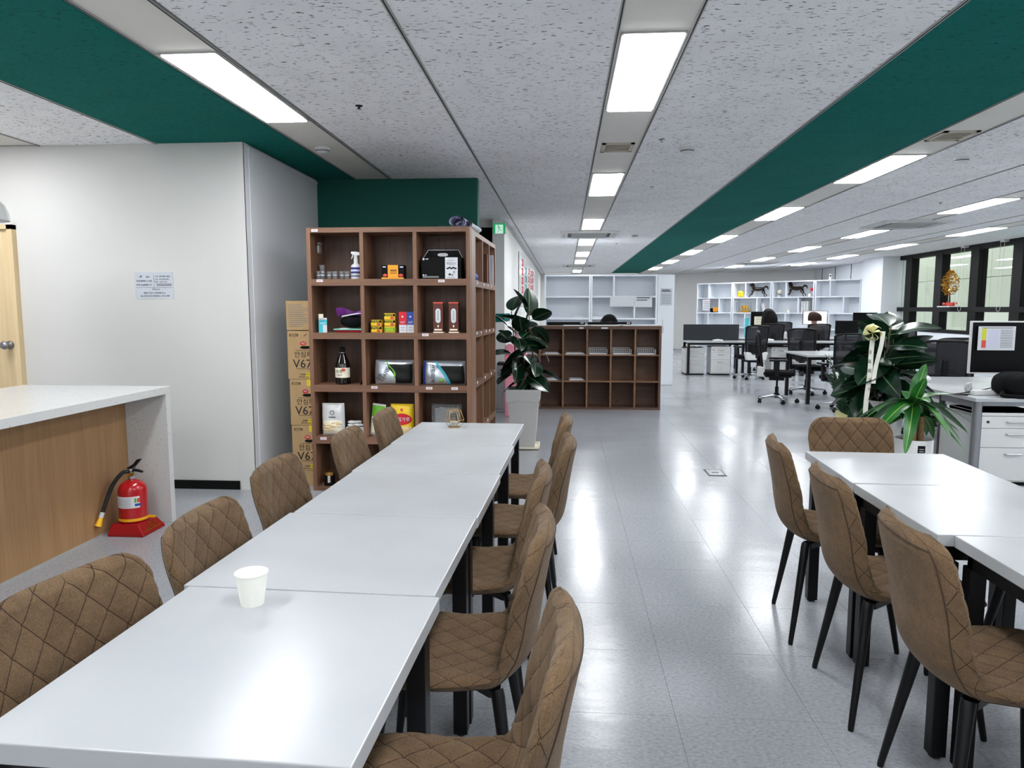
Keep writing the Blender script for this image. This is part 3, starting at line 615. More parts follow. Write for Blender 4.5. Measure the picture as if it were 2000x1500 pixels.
# things in the side unit (world coords from the side unit frame)
SM = Matrix.Translation((-.727, 5.792, 0)) @ Matrix.Rotation(PI / 2 - .033, 4, 'Z')
def sitem(name, label, cat, x, y, z, rz=0):
    p = SM @ Vector((x, y, z)); return thing(name, label, cat, p, PI / 2 - .033 + rz, 'things in the aisle-facing shelf')
r = sitem('magazine', 'upright magazine leaning in the middle cube of the aisle-facing shelf', 'magazine', .795, .012, R0, 0)
B(0, .012, 0, .2, 0, .27).build('pages', 'cream_print', r); B(-.001, 0, 0, .2, 0, .27).build('cover', 'brown_box', r)
r = sitem('picture_book', 'pale upright picture book in the farthest cube of the aisle-facing shelf', 'book', 1.205, .012, R0, 0)
B(0, .02, 0, .21, 0, .29).build('pages', 'white_paper', r, rot=(0, -.06, 0)); B(.02, .023, 0, .21, 0, .29).build('cover', 'lavender', r, rot=(0, -.06, 0))
r = sitem('blue_pouch', 'small crumpled blue pouch in the top near cube of the aisle-facing shelf', 'pouch', .30, .08, R0)
MB().ball((0, 0, .04), .075, 12, 8, (1.3, .8, .53)).build('pouch', 'blue_print', r, True); B(-.1, .1, -.05, .03, 0, .012).build('sheet', 'blue_paper', r)
# rolled sheets on top
r = thing('rolled_sheet', 'loosely rolled lavender poster sheet lying on top of the walnut shelf', 'paper roll', (-.90, 5.57, 2.072), -.06)
def roll(u, v):
    if u < .3: x, z = -.14 + u / .3 * .16, .004 + .012 * math.sin(u / .3 * PI)
    else:
        a = (u - .3) / .7 * 2 * PI * 1.55 - PI / 2; rr = .047 - .02 * (u - .3); x, z = .06 + rr * 1.5 * math.cos(a), .05 + rr * math.sin(a)
    return (x, v * .42, z)
MB().grid(roll, 60, 4).build('sheet', 'lavender', r, True); MB().grid(lambda u, v: (lambda p: (p[0] + .05, p[1] + .03, p[2] * .62 + .001))(roll(u, v)), 60, 4).build('inner_sheet', 'white_paper', r, True)
# --- top row
r = item('hook_holder', 'clear plastic holder stuck high inside the top left cube', 'holder', -1.955, 1.885, .11)
MB().box(0, .024, 0, .05, 0, .075).box(.0, .034, .0, .05, .06, .085).build('body', 'clear_plastic', r, bevel=.004)
for k, (x, y, l) in enumerate(((-1.93, .10, 0), (-1.895, .05, 0), (-1.845, .07, 0), (-1.795, .055, 0), (-1.745, .07, 0), (-1.70, .06, 0), (-1.925, .06, 0))):
    z = R0 + (.055 if k == 0 else 0)
    if k == 0: z = R0 + .002
    r = thing('glass_tumbler', ['upright tall glass at the left end of the row of small glasses'] [0] if k == 0 else 'small clear glass in the row in the top left cube', 'glass', (x, FY + y + (.05 if k == 0 else 0), z), 0, 'small glasses in the top left cube')
    hh = .115 if k == 0 else .062
    MB().lathe([(0, 0), (.019, 0), (.0215, hh), (.0195, hh), (.0172, .006), (0, .006)], seg=16, cap=False).build('tumbler', 'clear_plastic', r, .6)
    MB().lathe([(.0222, hh * .45), (.0228, hh * .5), (.0222, hh * .55)], seg=16, cap=False).build('ring', 'foil', r)
r = item('spray_bottle', 'white trigger spray bottle with blue label in the top left cube', 'bottle', -1.632, R0, .075)
MB().lathe([(0, 0), (.038, 0), (.04, .004), (.04, .095), (.036, .108), (.018, .122), (.016, .135), (0, .135)], seg=28, cap=False).build('bottle', 'white_plastic', r, .5)
MB().lathe([(.0405, .02), (.0405, .092)], seg=28, cap=False).build('label', 'navy_print', r, True); MB().lathe([(.0409, .06), (.0409, .075)], seg=28, cap=False).build('label_band', 'lavender', r, True); MB().lathe([(.0409, .028), (.0409, .045)], seg=28, cap=False).build('label_band', 'grey_panel', r, True)
MB().lathe([(.0165, .13), (.0165, .155), (.014, .16), (.014, .185), (0, .185)], seg=20, cap=False).build('collar', 'white_plastic', r, .5)
MB().prism([(-.036, .206), (-.034, .198), (.0, .182), (.03, .186), (.036, .194), (.026, .21), (.0, .214), (-.034, .214)], -.011, .011, Matrix.Rotation(PI / 2, 4, 'X')).build('spray_head', 'white_plastic', r, bevel=.002)
MB().prism([(-.026, .198), (-.018, .194), (-.022, .172), (-.034, .158), (-.036, .162), (-.028, .178)], -.006, .006, Matrix.Rotation(PI / 2, 4, 'X')).build('trigger', 'white_plastic', r)
def carton(name, label, x, z, w, d, h, m, y=.06, rz=0, group='groceries on the walnut shelf', cat='box', bev=.0015):
    r = item(name, label, cat, x, z, y, rz, group); B(-w / 2, w / 2, 0, d, 0, h).build('box', m, r, bevel=bev); return r
r = carton('snack_box', 'black snack box with an orange sleeve in the top middle cube', -1.335, R0, .18, .07, .108, 'matte_black', .055)
B(-.04, .042, -.0012, .071, .006, .1085).build('sleeve', 'orange_print', r); B(-.09, .085, -.0016, .0, 0, .014).build('sleeve_base', 'orange_print', r); lines(r, -.022, .03, -.0018, [.06, .068, .045], 'ink', .0045); lines(r, -.08, -.055, -.0005, [.09], 'white_paper', .008, 'logo'); lines(r, .055, .082, -.0005, [.088], 'lavender', .01, 'logo')
q = MB()
for x in (-.062, .062): q.ball((x, -.001, .03), .014, 8, 6, (1.4, .1, .8))
q.build('food_picture', 'gum_red', r, True)
r = item('carrier_box', 'black carrier box with cut-out handle and white printed panel', 'box', -.953, R0, .045)
B(-.155, .155, 0, .16, 0, .165).build('box', 'matte_black', r, bevel=.002)
hb = MB(); pts = [(-.155, .165), (-.115, .225), (.125, .225), (.155, .165)]
hb.prism(pts, -.082, -.078, Matrix.Rotation(PI / 2, 4, 'X')); hb.build('handle_flap', 'matte_black', r)
B(-.112, .122, .074, .086, .2245, .2275).build('flap_edge', 'white_paper', r); MB().tube([(-.153, .078, .168), (-.114, .078, .226)], .0022, 5).tube([(.124, .078, .226), (.153, .078, .168)], .0022, 5).build('flap_edge', 'white_paper', r)
MB().prism([(.03 * math.cos(a) + (.012 if math.cos(a) > 0 else -.012), .19 + .013 * math.sin(a)) for a in [k * PI / 8 for k in range(16)]], -.0835, -.0775, Matrix.Rotation(PI / 2, 4, 'X')).build('handle_hole', 'grey_panel', r)
B(.03, .128, -.0015, 0, .002, .164).build('printed_panel', 'white_paper', r); text('목업소ㄷ', .024, 'ink', r, (.08, -.002, .116), sx=.85); text('황', .022, 'ink', r, (.1, -.002, .05))
q = MB()
for k in range(5): q.ball((.05 + k * .015, -.002, .08 + (k % 2) * .006), .008, 8, 5, (1.4, .1, .8))
q.ball((.066, -.002, .034), .009, 8, 5, (1.2, .1, .8)).ball((.086, -.002, .03), .006, 8, 5, (1.2, .1, .8)); q.build('animal_print', 'ink', r, True)
lines(r, .045, .1, -.002, [.14, .012], 'ink', .002); lines(r, -.145, -.02, -.0006, [.012, .018], 'white_paper', .0022); MB().ball((-.138, 0, .152), .009, 12, 6, (1, .1, 1)).box(-.122, -.1, -.001, 0, .149, .156).ball((-.14, 0, .03), .007, 8, 6, (1, .1, 1)).box(-.128, -.115, -.001, 0, .026, .033).build('logo', 'white_paper', r, True)
# --- second row
r = carton('carton', 'small open teal and white carton in the second row', -1.905, R1, .062, .06, .115, 'white_paper', .06, .3)
B(-.0315, .0, -.001, .061, .0, .085).build('print', 'teal_print', r); B(-.0315, .0315, -.0012, 0, .06, .1).build('print_front', 'teal_print', r); B(-.03, .005, .0, .003, .115, .148).build('open_flap', 'cream_print', r, rot=(.2, 0, 0)); lines(r, -.02, .02, -.0014, [.075, .068], 'white_paper', .003)
r = item('red_tray', 'shallow red tray under the zip bag in the second row', 'tray', -1.695, R1, .05)
MB().prism([(-.115, .02), (-.105, 0), (.095, 0), (.107, .02)], -.17, -.02, Matrix.Rotation(PI / 2, 4, 'X')).build('tray', 'red_print', r, bevel=.004)
r = item('paper_pad', 'pale green paper pad lying on the red tray', 'paper', -1.695, R1 + .021, .05, .04); B(-.118, .105, -.01, .14, 0, .009).build('pad', 'mint', r); B(-.07, .0, -.011, .12, .009, .014).build('envelope', 'white_paper', r)
r = item('zip_bag', 'purple-topped zip bag full of dark cloth in the second row', 'bag', -1.685, R1 + .036, .07)
MB().ball((0, .06, .05), .1, 20, 12, (1.02, .55, .5)).build('black_contents', 'bag_black', r, True); MB().grid(lambda u, v: (-.08 + u * .17, .02 + v * .03 + .012 * math.sin(u * 9), .085 + v * .012 + .03 * u), 16, 3).build('white_tissue', 'white_paper', r, True)
MB().grid(lambda u, v: (-.13 + u * .225, .035 + .05 * v + .012 * math.sin(u * 11), .155 - .045 * v - .02 * u + .012 * math.sin(u * 7) - .05 * abs(u - .5) * v), 24, 6).build('zip_strip', 'purple_film', r, True)
can = [MB().prism([(w * math.cos(a) if False else max(-.043, min(.043, .06 * math.cos(a))), max(-.026, min(.026, .04 * math.sin(a)))) for a in [k * 2 * PI / 28 for k in range(28)]], z0, z1) for w, z0, z1 in ((1, .004, .046), (1, 0, .005), (1, .045, .05))]
cmesh = [can[0].mesh('can_body', 'yellow_print', .6), can[1].mesh('can_rim', 'gold', .6), can[2].mesh('can_rim', 'gold', .6)]
nm = ['bottom of the left stack', 'top of the left stack', 'bottom of the right stack, olive lid facing out', 'middle of the right stack', 'top of the right stack']
for k, (x, i) in enumerate(((-1.48, 0), (-1.48, 1), (-1.372, 0), (-1.372, 1), (-1.372, 2))):
    r = item('canned_meat', 'yellow-labelled canned meat, %s' % nm[k], 'can', x, R1 + .051 * i, .10, random.uniform(-.04, .04), 'yellow meat cans')
    for me in cmesh: link(me.name.split('.')[0], me, r)
    if k != 2:
        B(-.0425, .0425, -.0268, -.0262, .026, .044).build('label_top', 'matte_black', r); text('SPAM', .026, 'lime_print', r, (-.006, -.0272, .034), sx=1.05); MB().ball((.02, -.0262, .014), .014, 10, 6, (1.2, .1, .75)).build('meat_picture', 'gum_red', r, True)
    else: B(-.041, .041, -.0268, -.0262, .008, .04).build('label_print', 'green_print', r); lines(r, -.03, .03, -.0272, [.014, .022, .03], 'lime_print', .003)
for x, m, lab in ((-1.262, 'red_print', 'red-topped'), (-1.199, 'blue_print', 'blue-topped')):
    r = carton('supplement_box', 'white supplement carton with %s front beside the yellow cans' % lab.replace('-topped', ' upper'), x, R1, .06, .06, .162, 'white_paper', .05)
    B(-.0303, .0303, -.001, .0605, .062, .1625).build('colour_print', m, r); text('NT', .026, 'white_paper', r, (0, -.0016, .08)); lines(r, -.018, .012, -.0014, [.02, .04], 'ink_grey', .003); MB().ball((-.002, -.001, .125), .008, 12, 6, (1, .15, 1)).build('emblem', 'white_paper', r, True)
for k, x in enumerate((-.985, -.863)):
    r = carton('gift_carton', 'tall brown gift carton with white oval label, %s of the pair' % ('left' if k == 0 else 'right'), x, R1, .076, .076, .238, 'brown_box', .06, 0, 'brown gift cartons')
    MB().prism([(.02 * math.cos(a), (.165 if math.sin(a) > 0 else .1) + .024 * math.sin(a)) for a in [j * PI / 10 for j in range(20)]], 0, .0012, Matrix.Rotation(PI / 2, 4, 'X')).build('oval_label', 'white_paper', r)
    lines(r, -.006, .006, -.0022, [.10 + .013 * j for j in range(6)], 'ink_grey', .006); B(-.039, .039, -.001, .077, 0, .008).build('base_band', 'cream_print', r); B(-.03, .03, -.0012, 0, .018, .03).build('name_band', 'cream_print', r); B(-.0385, .0385, -.0008, .0765, .228, .2385).build('lid_edge', 'gum_red', r); MB().ball((0, -.001, .052), .008, 8, 6, (.8, .1, 1.2)).build('emblem', 'cream_print', r, True)
# --- third row
r = item('sauce_bottle', 'dark brown sauce bottle with cream label in the third row', 'bottle', -1.765, R2, .10)
MB().lathe([(0, 0), (.052, 0), (.06, .008), (.06, .15), (.052, .175), (.03, .225), (.024, .245), (.022, .255), (0, .255)], seg=32, cap=False).build('bottle', 'dark_glass', r, .6)
MB().lathe([(.0175, .252), (.0195, .258), (.0195, .29), (.015, .295), (0, .295)], seg=20, cap=False).build('cap', 'black_plastic', r, .5); MB().lathe([(.0245, .25), (.0245, .2535)], seg=20, cap=False).build('neck_ring', 'foil', r)
MB().grid(lambda u, v: (.0608 * math.cos(-PI + .15 + u * (PI - .3)), .0608 * math.sin(-PI + .15 + u * (PI - .3)), .055 + v * .078), 24, 2).build('label', 'cream_print', r, True)
text('순창', .03, 'ink', r, (-.012, -.0625, .105)); MB().ball((.018, -.0585, .118), .016, 10, 6, (1.3, .15, .8)).build('label_picture', 'gum_red', r, True); lines(r, -.03, .012, -.0625, [.075], 'ink_grey', .005)
for k in range(2):
    r = item('black_sachet', 'slim black sachet leaning at the right of the sauce bottle, %s' % ('front' if k == 0 else 'rear'), 'sachet', -1.618 + .022 * k, R2, .07, 0, 'black sachets'); B(-.003, .003, 0, .07, 0, .07).build('sachet', 'matte_black', r, rot=(0, .42, 0)); B(-.0035, -.003, .01, .06, .02, .06).build('print', 'foil', r, rot=(0, .42, 0))
def foodbag(name, label, x, z, w, h, m, y=.06, tilt=0, d=.05, group='groceries on the walnut shelf', rx=-.12):
    r = item(name, label, 'food bag', x, z, y, 0, group)
    def f(u, v, s):
        a, b = u * 2 - 1, v * 2 - 1; bul = max(0, (1 - a ** 4)) * max(0, (1 - b ** 4)); wr = .004 * math.sin(9 * u + 5 * v) * math.sin(7 * v - 4 * u)
        xx, zz = a * w / 2 * (1 - .03 * b * b), v * h; yy = s * (d / 2 * bul ** .6) + wr * (bul > 0)
        ct, st_ = math.cos(tilt), math.sin(tilt); xx, zz = xx * ct - zz * st_, xx * st_ + zz * ct
        return (xx, d / 2 + yy + (zz * math.sin(-rx) if rx else 0), zz)
    MB().grid(lambda u, v: f(u, v, -1), 24, 20).grid(lambda u, v: f(u, v, 1), 24, 20, True).build('bag', m, r, True)
    def patch(poly_fn, mm, nmn='print', lift=.0015): MB().grid(lambda u, v: (lambda q: (q[0], q[1] - lift, q[2]))(f(*poly_fn(u, v), -1)), 20, 12).build(nmn, mm, r, True)
    return r, patch, f
r, patch, f = foodbag('seaweed_bag', 'silver and green seaweed bag with clear window in the third row middle cube', -1.345, R2, .315, .195, 'foil', .05, .0, .075)
wv = lambda v: .50 - .16 * v + .05 * math.sin(v * 5)
patch(lambda u, v: (wv(v) + .04 + u * (.93 - wv(v)), .06 + v * .78), 'seaweed', 'window'); patch(lambda u, v: (wv(v) + .04 * u + .0, .30 + v * .66), 'green_print', 'swoosh', .0022)
for s_, sz, a, b in (('완도', .034, .13, .32), ('다시마', .046, .30, .42)): p = f(a, b, -1); text(s_, sz, 'ink', r, (p[0], p[1] - .006, p[2]), (PI / 2, -1.05, 0))
r, patch, f = foodbag('seaweed_bag', 'silver and teal seaweed bag with clear window in the third row right cube', -.945, R2, .345, .19, 'foil', .05, .0, .075)
wv = lambda v: .60 - .34 * v ** 1.3
patch(lambda u, v: (wv(v) + .05 + u * (.97 - wv(v)) * .9, .06 + v * .74), 'seaweed', 'window'); patch(lambda u, v: (wv(v) + .075 * u, .02 + v * .95), 'teal_dark', 'swoosh', .0022); patch(lambda u, v: (.01 + u * .06, .02 + v * .96), 'blue_print', 'edge_band', .0022)
p = f(.24, .5, -1); text('완도미역', .042, 'ink', r, (p[0], p[1] - .008, p[2]), (PI / 2, PI / 2, 0)); p = f(.44, .2, -1); MB().ball((p[0], p[1] - .002, p[2]), .018, 8, 6, (1, .1, .7)).build('leaf_print', 'green_print', r, True)
# --- fourth row
r, patch, f = foodbag('rice_cake_pouch', 'white stand-up pouch with window of pale sticks in the fourth row', -1.845, R3, .185, .262, 'white_gloss', .045, 0, .07, rx=0)
patch(lambda u, v: (.1 + u * .8, .08 + v * .40), 'cream_print', 'window')
q = MB()
for k in range(26):
    u, v = .14 + random.random() * .72, .16 + random.random() * .26; p = Vector(f(u, v, -1)); a = random.uniform(-.5, .5); dv = Vector((math.cos(a), 0, math.sin(a))) * .016
    p.y -= .003; q.tube([p - dv, p + dv], .0038, 6)
q.build('contents', 'noodle', r, True); p = f(.5, .72, -1); MB().tube([(p[0] + .018 * math.cos(a), p[1] - .003, p[2] + .018 * math.sin(a)) for a in [k * PI / 3 for k in range(7)]], .0018, 5).build('emblem', 'ink', r); lines(r, p[0] - .028, p[0] + .028, p[1] - .003, [p[2] - .04], 'ink', .006, 'brand_line')
for k in range(9):
    r = item('white_packet', 'small white wrapped packet in the pile right of the pouch', 'packet', -1.705 + .02 * (k % 5), R3 + .075 + .022 * (k // 5), .07 + .012 * (k % 3), random.uniform(-.8, .8), 'white packets in the fourth row')
    MB().ball((0, 0, .012), .026, 8, 6, (1.2, .7, .45)).build('packet', 'white_gloss', r, True)
r = item('packet_tray', 'grey tray under the pile of white packets', 'tray', -1.665, R3, .05); B(-.075, .075, 0, .14, 0, .072).build('tray', 'grey_panel', r, bevel=.006)
r, patch, f = foodbag('flour_pouch', 'white and green pouch half hidden by a chair in the fourth row', -1.50, R3, .11, .26, 'white_gloss', .06, -.12, .05, rx=0); patch(lambda u, v: (.05 + u * .9, .6 + v * .35), 'green_print', 'print'); patch(lambda u, v: (.1 + u * .7, .1 + v * .3), 'cream_print', 'print')
r, patch, f = foodbag('pancake_mix_pouch', 'yellow and red pancake mix pouch in the fourth row middle cube', -1.285, R3, .19, .26, 'yellow_print', .05, 0, .065, rx=0)
patch(lambda u, v: (.5 + (u - .5) * .86 * math.sqrt(max(.02, 1 - (2 * v - 1) ** 2)), .36 + v * .36), 'red_print', 'round_panel'); p = f(.5, .53, -1); text('부침가루', .038, 'white_paper', r, (p[0], p[1] - .01, p[2])); MB().ball((p[0], p[1] - .0, p[2] + .075), .014, 12, 6, (1, .2, 1)).build('emblem', 'gum_red', r, True)
patch(lambda u, v: (.32 + u * .6, .05 + v * .26), 'noodle', 'food_picture')
r, patch, f = foodbag('bubble_wrap_bag', 'translucent bubble wrap parcel in the fourth row right cube', -.93, R3, .25, .26, 'clear_plastic', .06, 0, .09, rx=0)
q = MB()
for i in range(15):
    for j in range(15): q.ball(f(.06 + i * .063, .06 + j * .063, -1), .0062, 6, 4)
q.build('bubbles', 'clear_plastic', r, True); B(-.09, .09, .05, .075, .005, .22).build('wrapped_parcel', 'grey_panel', r)
# --- bottom row
for k, x in enumerate((-1.885, -1.765)):
    r = item('tea_jar', 'hexagonal black jar with gold lid in the bottom row, %s' % ('left, in full view' if k == 0 else 'right, half behind a chair'), 'jar', x, R4, .06, .2, 'black jars')
    MB().prism([(.044 * math.cos(a), .044 * math.sin(a)) for a in [j * PI / 3 for j in range(6)]], 0, .085).build('jar', 'matte_black', r, bevel=.003); MB().lathe([(0, .085), (.041, .085), (.043, .088), (.043, .108), (.037, .113), (0, .113)], seg=24, cap=False).build('lid', 'brass', r, .5)
    B(-.009, .009, -.0395, -.0385, .03, .082).build('label', 'cream_print', r); lines(r, -.004, .004, -.0397, [.04, .05, .06, .07], 'ink', .005)
# ================================================================== cardboard boxes
for k, (z0, z1, x0) in enumerate(((0, .125, -2.25), (.125, .503, -2.222), (.503, .88, -2.228), (.88, 1.274, -2.236), (1.278, 1.515, -2.238))):
    pos = ['hidden at the very bottom of the stack', 'lowest of the three marked boxes', 'middle of the three marked boxes', 'highest of the three marked boxes', 'topmost, covered in fine print'][k]
    r = thing('cardboard_box', 'brown cardboard box beside the walnut shelf, %s' % pos, 'box', (x0, 5.61, z0), .01 * (k % 2), 'stacked cardboard boxes')
    h = z1 - z0 - .002
    B(0, .23, 0, .3, 0, h).build('carton', 'cardboard', r, bevel=.003)
    if k in (1, 2, 3):
        text('안심특호', .055, 'ink', r, (.155, -.001, h * .505), name='lettering'); text('V67호', .098, 'ink', r, (.165, -.001, h * .315), name='lettering'); lines(r, .07, .225, -.0006, [h * .60, h * .215], 'ink', .003, 'rule')
        MB().ball((.13, 0, h * .74), .022, 14, 6, (1.15, .06, .8)).build('red_emblem', 'red_print', r, True); text('해찬', .017, 'white_paper', r, (.13, -.0022, h * .74), name='emblem_lettering')
        MB().prism([(.14 + .035 * math.cos(a) + (.025 if math.cos(a) > 0 else -.0), .66 * h + .012 * math.sin(a)) for a in [j * PI / 6 for j in range(12)]], -.0, .002, Matrix.Rotation(PI / 2, 4, 'X')).build('hand_hole', 'matte_black', r)
        B(.145, .20, -.001, 0, h * .04, h * .14).build('yellow_print', 'tape_yellow', r); text('HARTYO', .022, 'ink', r, (.145, -.0015, h * .1)); text('SPECIAL GIFT SET', .015, 'ink', r, (.145, -.0015, h * .05))
        q = MB()
        for a in ((.02, .09, h * .885, h * .889), (.02, .09, h * .935, h * .939), (.02, .0235, h * .885, h * .939), (.0865, .09, h * .885, h * .939)): q.box(a[0], a[1], -.001, 0, a[2], a[3])
        q.build('print_frame', 'ink', r); text('5+1기획', .02, 'ink', r, (.055, -.001, h * .912))
        if k < 3: B(.145, .185, -.0015, .1, h * .86, h + .001).build('yellow_tape', 'tape_yellow', r); B(.175, .198, -.002, 0, h * .9, h * .985).build('code_label', 'white_paper', r)
        else: MB().prism([(.135, .89 * h), (.14, .885 * h), (.165, .94 * h), (.16, .945 * h)], 0, .001, Matrix.Rotation(PI / 2, 4, 'X')).box(.19, .21, -.001, 0, h * .87, h * .94).build('cutter_mark', 'ink', r)
    if k == 4: lines(r, .02, .21, -.0006, [.03 + j * .0155 for j in range(12)], 'ink_grey', .0045, wob=.45)
# ================================================================== plants
def leaf_mesh(name, L, Wd, m, mv, droop=.25, fold=.18, wave=0, tipp=1.6, nseg=12):
    me_v, me_f, mi = [], [], []
    for j in range(nseg + 1):
        t = j / nseg; w = Wd / 2 * (math.sin(PI * min(1, t ** .8 * .98 + .02)) ** (1 / tipp)) * (1 if t < .97 else .5)
        y = L * t; z = -droop * L * t * t
        for i, a in enumerate((-1, -.5, -.06, .06, .5, 1)): me_v.append((a * w, y, z + fold * abs(a) ** 1.2 * w + wave * math.sin(t * 14) * abs(a) * w))
    for j in range(nseg):
        for i in range(5): me_f.append((j * 6 + i, j * 6 + i + 1, j * 6 + i + 7, j * 6 + i + 6)); mi.append(1 if i == 2 else 0)
    me = bpy.data.meshes.new(name); me.from_pydata(me_v, [], me_f); me.materials.append(MATS[m]); me.materials.append(MATS[mv])
    me.polygons.foreach_set('material_index', mi); me.polygons.foreach_set('use_smooth', [True] * len(mi)); me.update(); return me
RUB = [leaf_mesh('leaf', .25, .155, 'leaf_rubber', 'leaf_vein', d, f) for d, f in ((.2, .22), (.45, .15), (.05, .28))]
def place_leaf(me, parent, p, az, el, roll, s, name='leaf'):
    o = link(name, me, parent, p); o.rotation_euler = (Matrix.Rotation(az, 3, 'Z') @ Matrix.Rotation(el, 3, 'X') @ Matrix.Rotation(roll, 3, 'Y')).to_euler(); o.scale = (s, s, s); return o
def rubber(root, stems, nl, s0=1.0, seed=1):
    rnd = random.Random(seed)
    for pts in stems:
        path = catmull(pts, 6); MB().tube(path, [.0095 - .005 * k / len(path) for k in range(len(path))], 8).build('stem', 'stem_brown', root, True)
        n = nl; az = rnd.random() * 6
        for k in range(n):
            f = .16 + .84 * k / (n - 1); p = path[min(len(path) - 1, int(f * (len(path) - 1)))]; az += 2.4 + rnd.uniform(-.3, .3)
            el = (-.35 + 1.3 * (f ** 2.5)) + rnd.uniform(-.6, .5)
            pet = Vector((-math.sin(az), math.cos(az), .25)) * .05; MB().tube([p, p + pet], .0035, 5).build('petiole', 'leaf_vein', root)
            place_leaf(RUB[rnd.randrange(3)], root, p + pet, az, el, rnd.uniform(-.9, .9), s0 * rnd.uniform(.8, 1.12))
r = thing('potted_rubber_plant', 'two-stemmed rubber plant in a tall square white planter beside the walnut shelf', 'potted plant', (-.42, 7.39, 0))
pl = MB()
for z0, z1, a0, a1 in ((.02, .50, .118, .158), (.50, .615, .168, .178)):
    pl.add([(-a0, -a0, z0), (a0, -a0, z0), (a0, a0, z0), (-a0, a0, z0), (-a1, -a1, z1), (a1, -a1, z1), (a1, a1, z1), (-a1, a1, z1)], [(0, 3, 2, 1), (0, 1, 5, 4), (1, 2, 6, 5), (2, 3, 7, 6), (3, 0, 4, 7)])
pl.build('planter', 'pot_white', r); rim = MB()
for q in ((-.178, .178, -.178, -.158), (-.178, .178, .158, .178), (-.178, -.158, -.158, .158), (.158, .178, -.158, .158)): rim.box(*q, .60, .625)
rim.build('rim', 'pot_white', r, bevel=.002); MB().prism([(-.165 + .33 * k / 16, .50 - .012 + .03 * math.sin(PI * k / 16)) for k in range(17)] + [(.168, .52), (-.168, .52)], .166, .171, Matrix.Rotation(PI / 2, 4, 'X')).build('arched_collar', 'pot_white', r)
B(-.155, .155, -.155, .155, .57, .585).build('soil', 'soil', r); MB().box(-.165, .165, -.165, .165, 0, .008).box(-.165, .165, -.165, -.155, 0, .028).box(-.165, .165, .155, .165, 0, .028).box(-.165, -.155, -.155, .155, 0, .028).box(.155, .165, -.155, .155, 0, .028).build('saucer', 'cream_print', r)
rubber(r, [[(-.06, 0, .58), (-.075, -.01, .85), (-.10, -.02, 1.1), (-.13, -.02, 1.42)], [(.10, .02, .58), (.10, .01, .9), (.06, .0, 1.2), (.05, .0, 1.45)], [(.0, .04, .58), (.0, .04, .9), (-.02, .03, 1.25)]], 14, 1.15, 5)
r = thing('potted_rubber_plant', 'rubber plant in a round white pot behind the right table, with gift ribbon', 'potted plant', (2.685, 6.15, 0), 0)
MB().lathe([(0, 0), (.11, 0), (.115, .01), (.152, .68), (.155, .69), (.147, .69), (.14, .64), (0, .64)], seg=40, cap=False).build('pot', 'pot_white', r, .6); MB().lathe([(0, .642), (.141, .645)], seg=30, cap=False).build('soil', 'soil', r)
rubber(r, [[(0, 0, .64), (.005, 0, .9), (.0, 0, 1.1), (.02, -.01, 1.30)], [(-.05, .03, .64), (-.07, .03, .85), (-.06, .03, 1.1)], [(.05, .03, .64), (.07, .03, .85), (.08, .03, 1.12)]], 15, 1.42, 11)
MB().tube([(-.03, -.02, .64), (-.028, -.03, 1.3)], .004, 6).build('support_stake', 'steel', r)
rb = thing('gift_ribbon', 'long white message ribbon with yellow bow hanging by the round-potted rubber plant', 'ribbon', (2.475, 5.93, .60), .05)
MB().grid(lambda u, v: (-.02 + .04 * u - .03 * (1 - v), .006 * math.sin(v * 9), v * .62), 4, 24).build('ribbon_band', 'ribbon_white', rb, True)
MB().grid(lambda u, v: (-.005 + .035 * u + .055 * v, -.02 + .012 * math.sin(v * 6), .25 + v * .42), 4, 24).build('ribbon_band', 'ribbon_white', rb, True)
for k, ch in enumerate('대표회고이사'): text(ch, .036, 'ink', rb, (-.018 + .004 * k - .008, -.012, .5 - k * .075), name='lettering')
for k in range(6):
    a = k * PI / 3 + .4; o = MB().grid(lambda u, v: (.05 * v * (1 if True else 0), (u - .5) * .05 * math.sin(PI * v) , .03 * math.sin(PI * v)), 4, 8).build('bow_loop', 'ribbon_yellow', rb, True, loc=(-.02, -.03, .66)); o.rotation_euler = (.3, -a, 0); o.scale = (1.5, 1.5, 1.5)
# dracaena
r = thing('potted_dracaena', 'striped-leaf dracaena in a white cylinder pot with a black label', 'potted plant', (2.645, 5.53, 0))
MB().lathe([(0, 0), (.13, 0), (.134, .006), (.134, .47), (.131, .475), (.125, .475), (.122, .44), (0, .44)], seg=44, cap=False).build('pot', 'white_gloss', r, .6); MB().lathe([(0, .452), (.123, .448)], seg=30, cap=False).build('soil', 'soil', r)
q = MB()
for k in range(40): a, d = random.random() * 6.28, random.random() ** .5 * .11; q.ball((d * math.cos(a), d * math.sin(a), .452), random.uniform(.006, .013), 6, 4)
q.build('pebbles', 'cane', r)
MB().grid(lambda u, v: (.1346 * math.cos(-PI / 2 - .22 + u * .40), .1346 * math.sin(-PI / 2 - .22 + u * .40), .385 + v * .055), 8, 1).build('label', 'matte_black', r, True); lines(r, -.02, .012, -.136, [.412, .395], 'white_paper', .004)
MB().tube([(-.02, 0, .44), (-.022, 0, .6), (-.025, 0, .74)], [.036, .034, .034], 14).build('cane', 'cane', r, .8); MB().tube([(.055, .02, .44), (.055, .02, .56), (.055, .02, .64)], [.026, .025, .025], 14).build('cane', 'cane', r, .8)
DRA = [leaf_mesh('leaf', L_, w_, 'leaf_dracaena', 'leaf_stripe', d, .25, .10, 1.7, 16) for L_, w_, d in ((.27, .12, 1.2), (.25, .11, .9), (.29, .12, 1.5), (.27, .105, .08))]
rnd = random.Random(3)
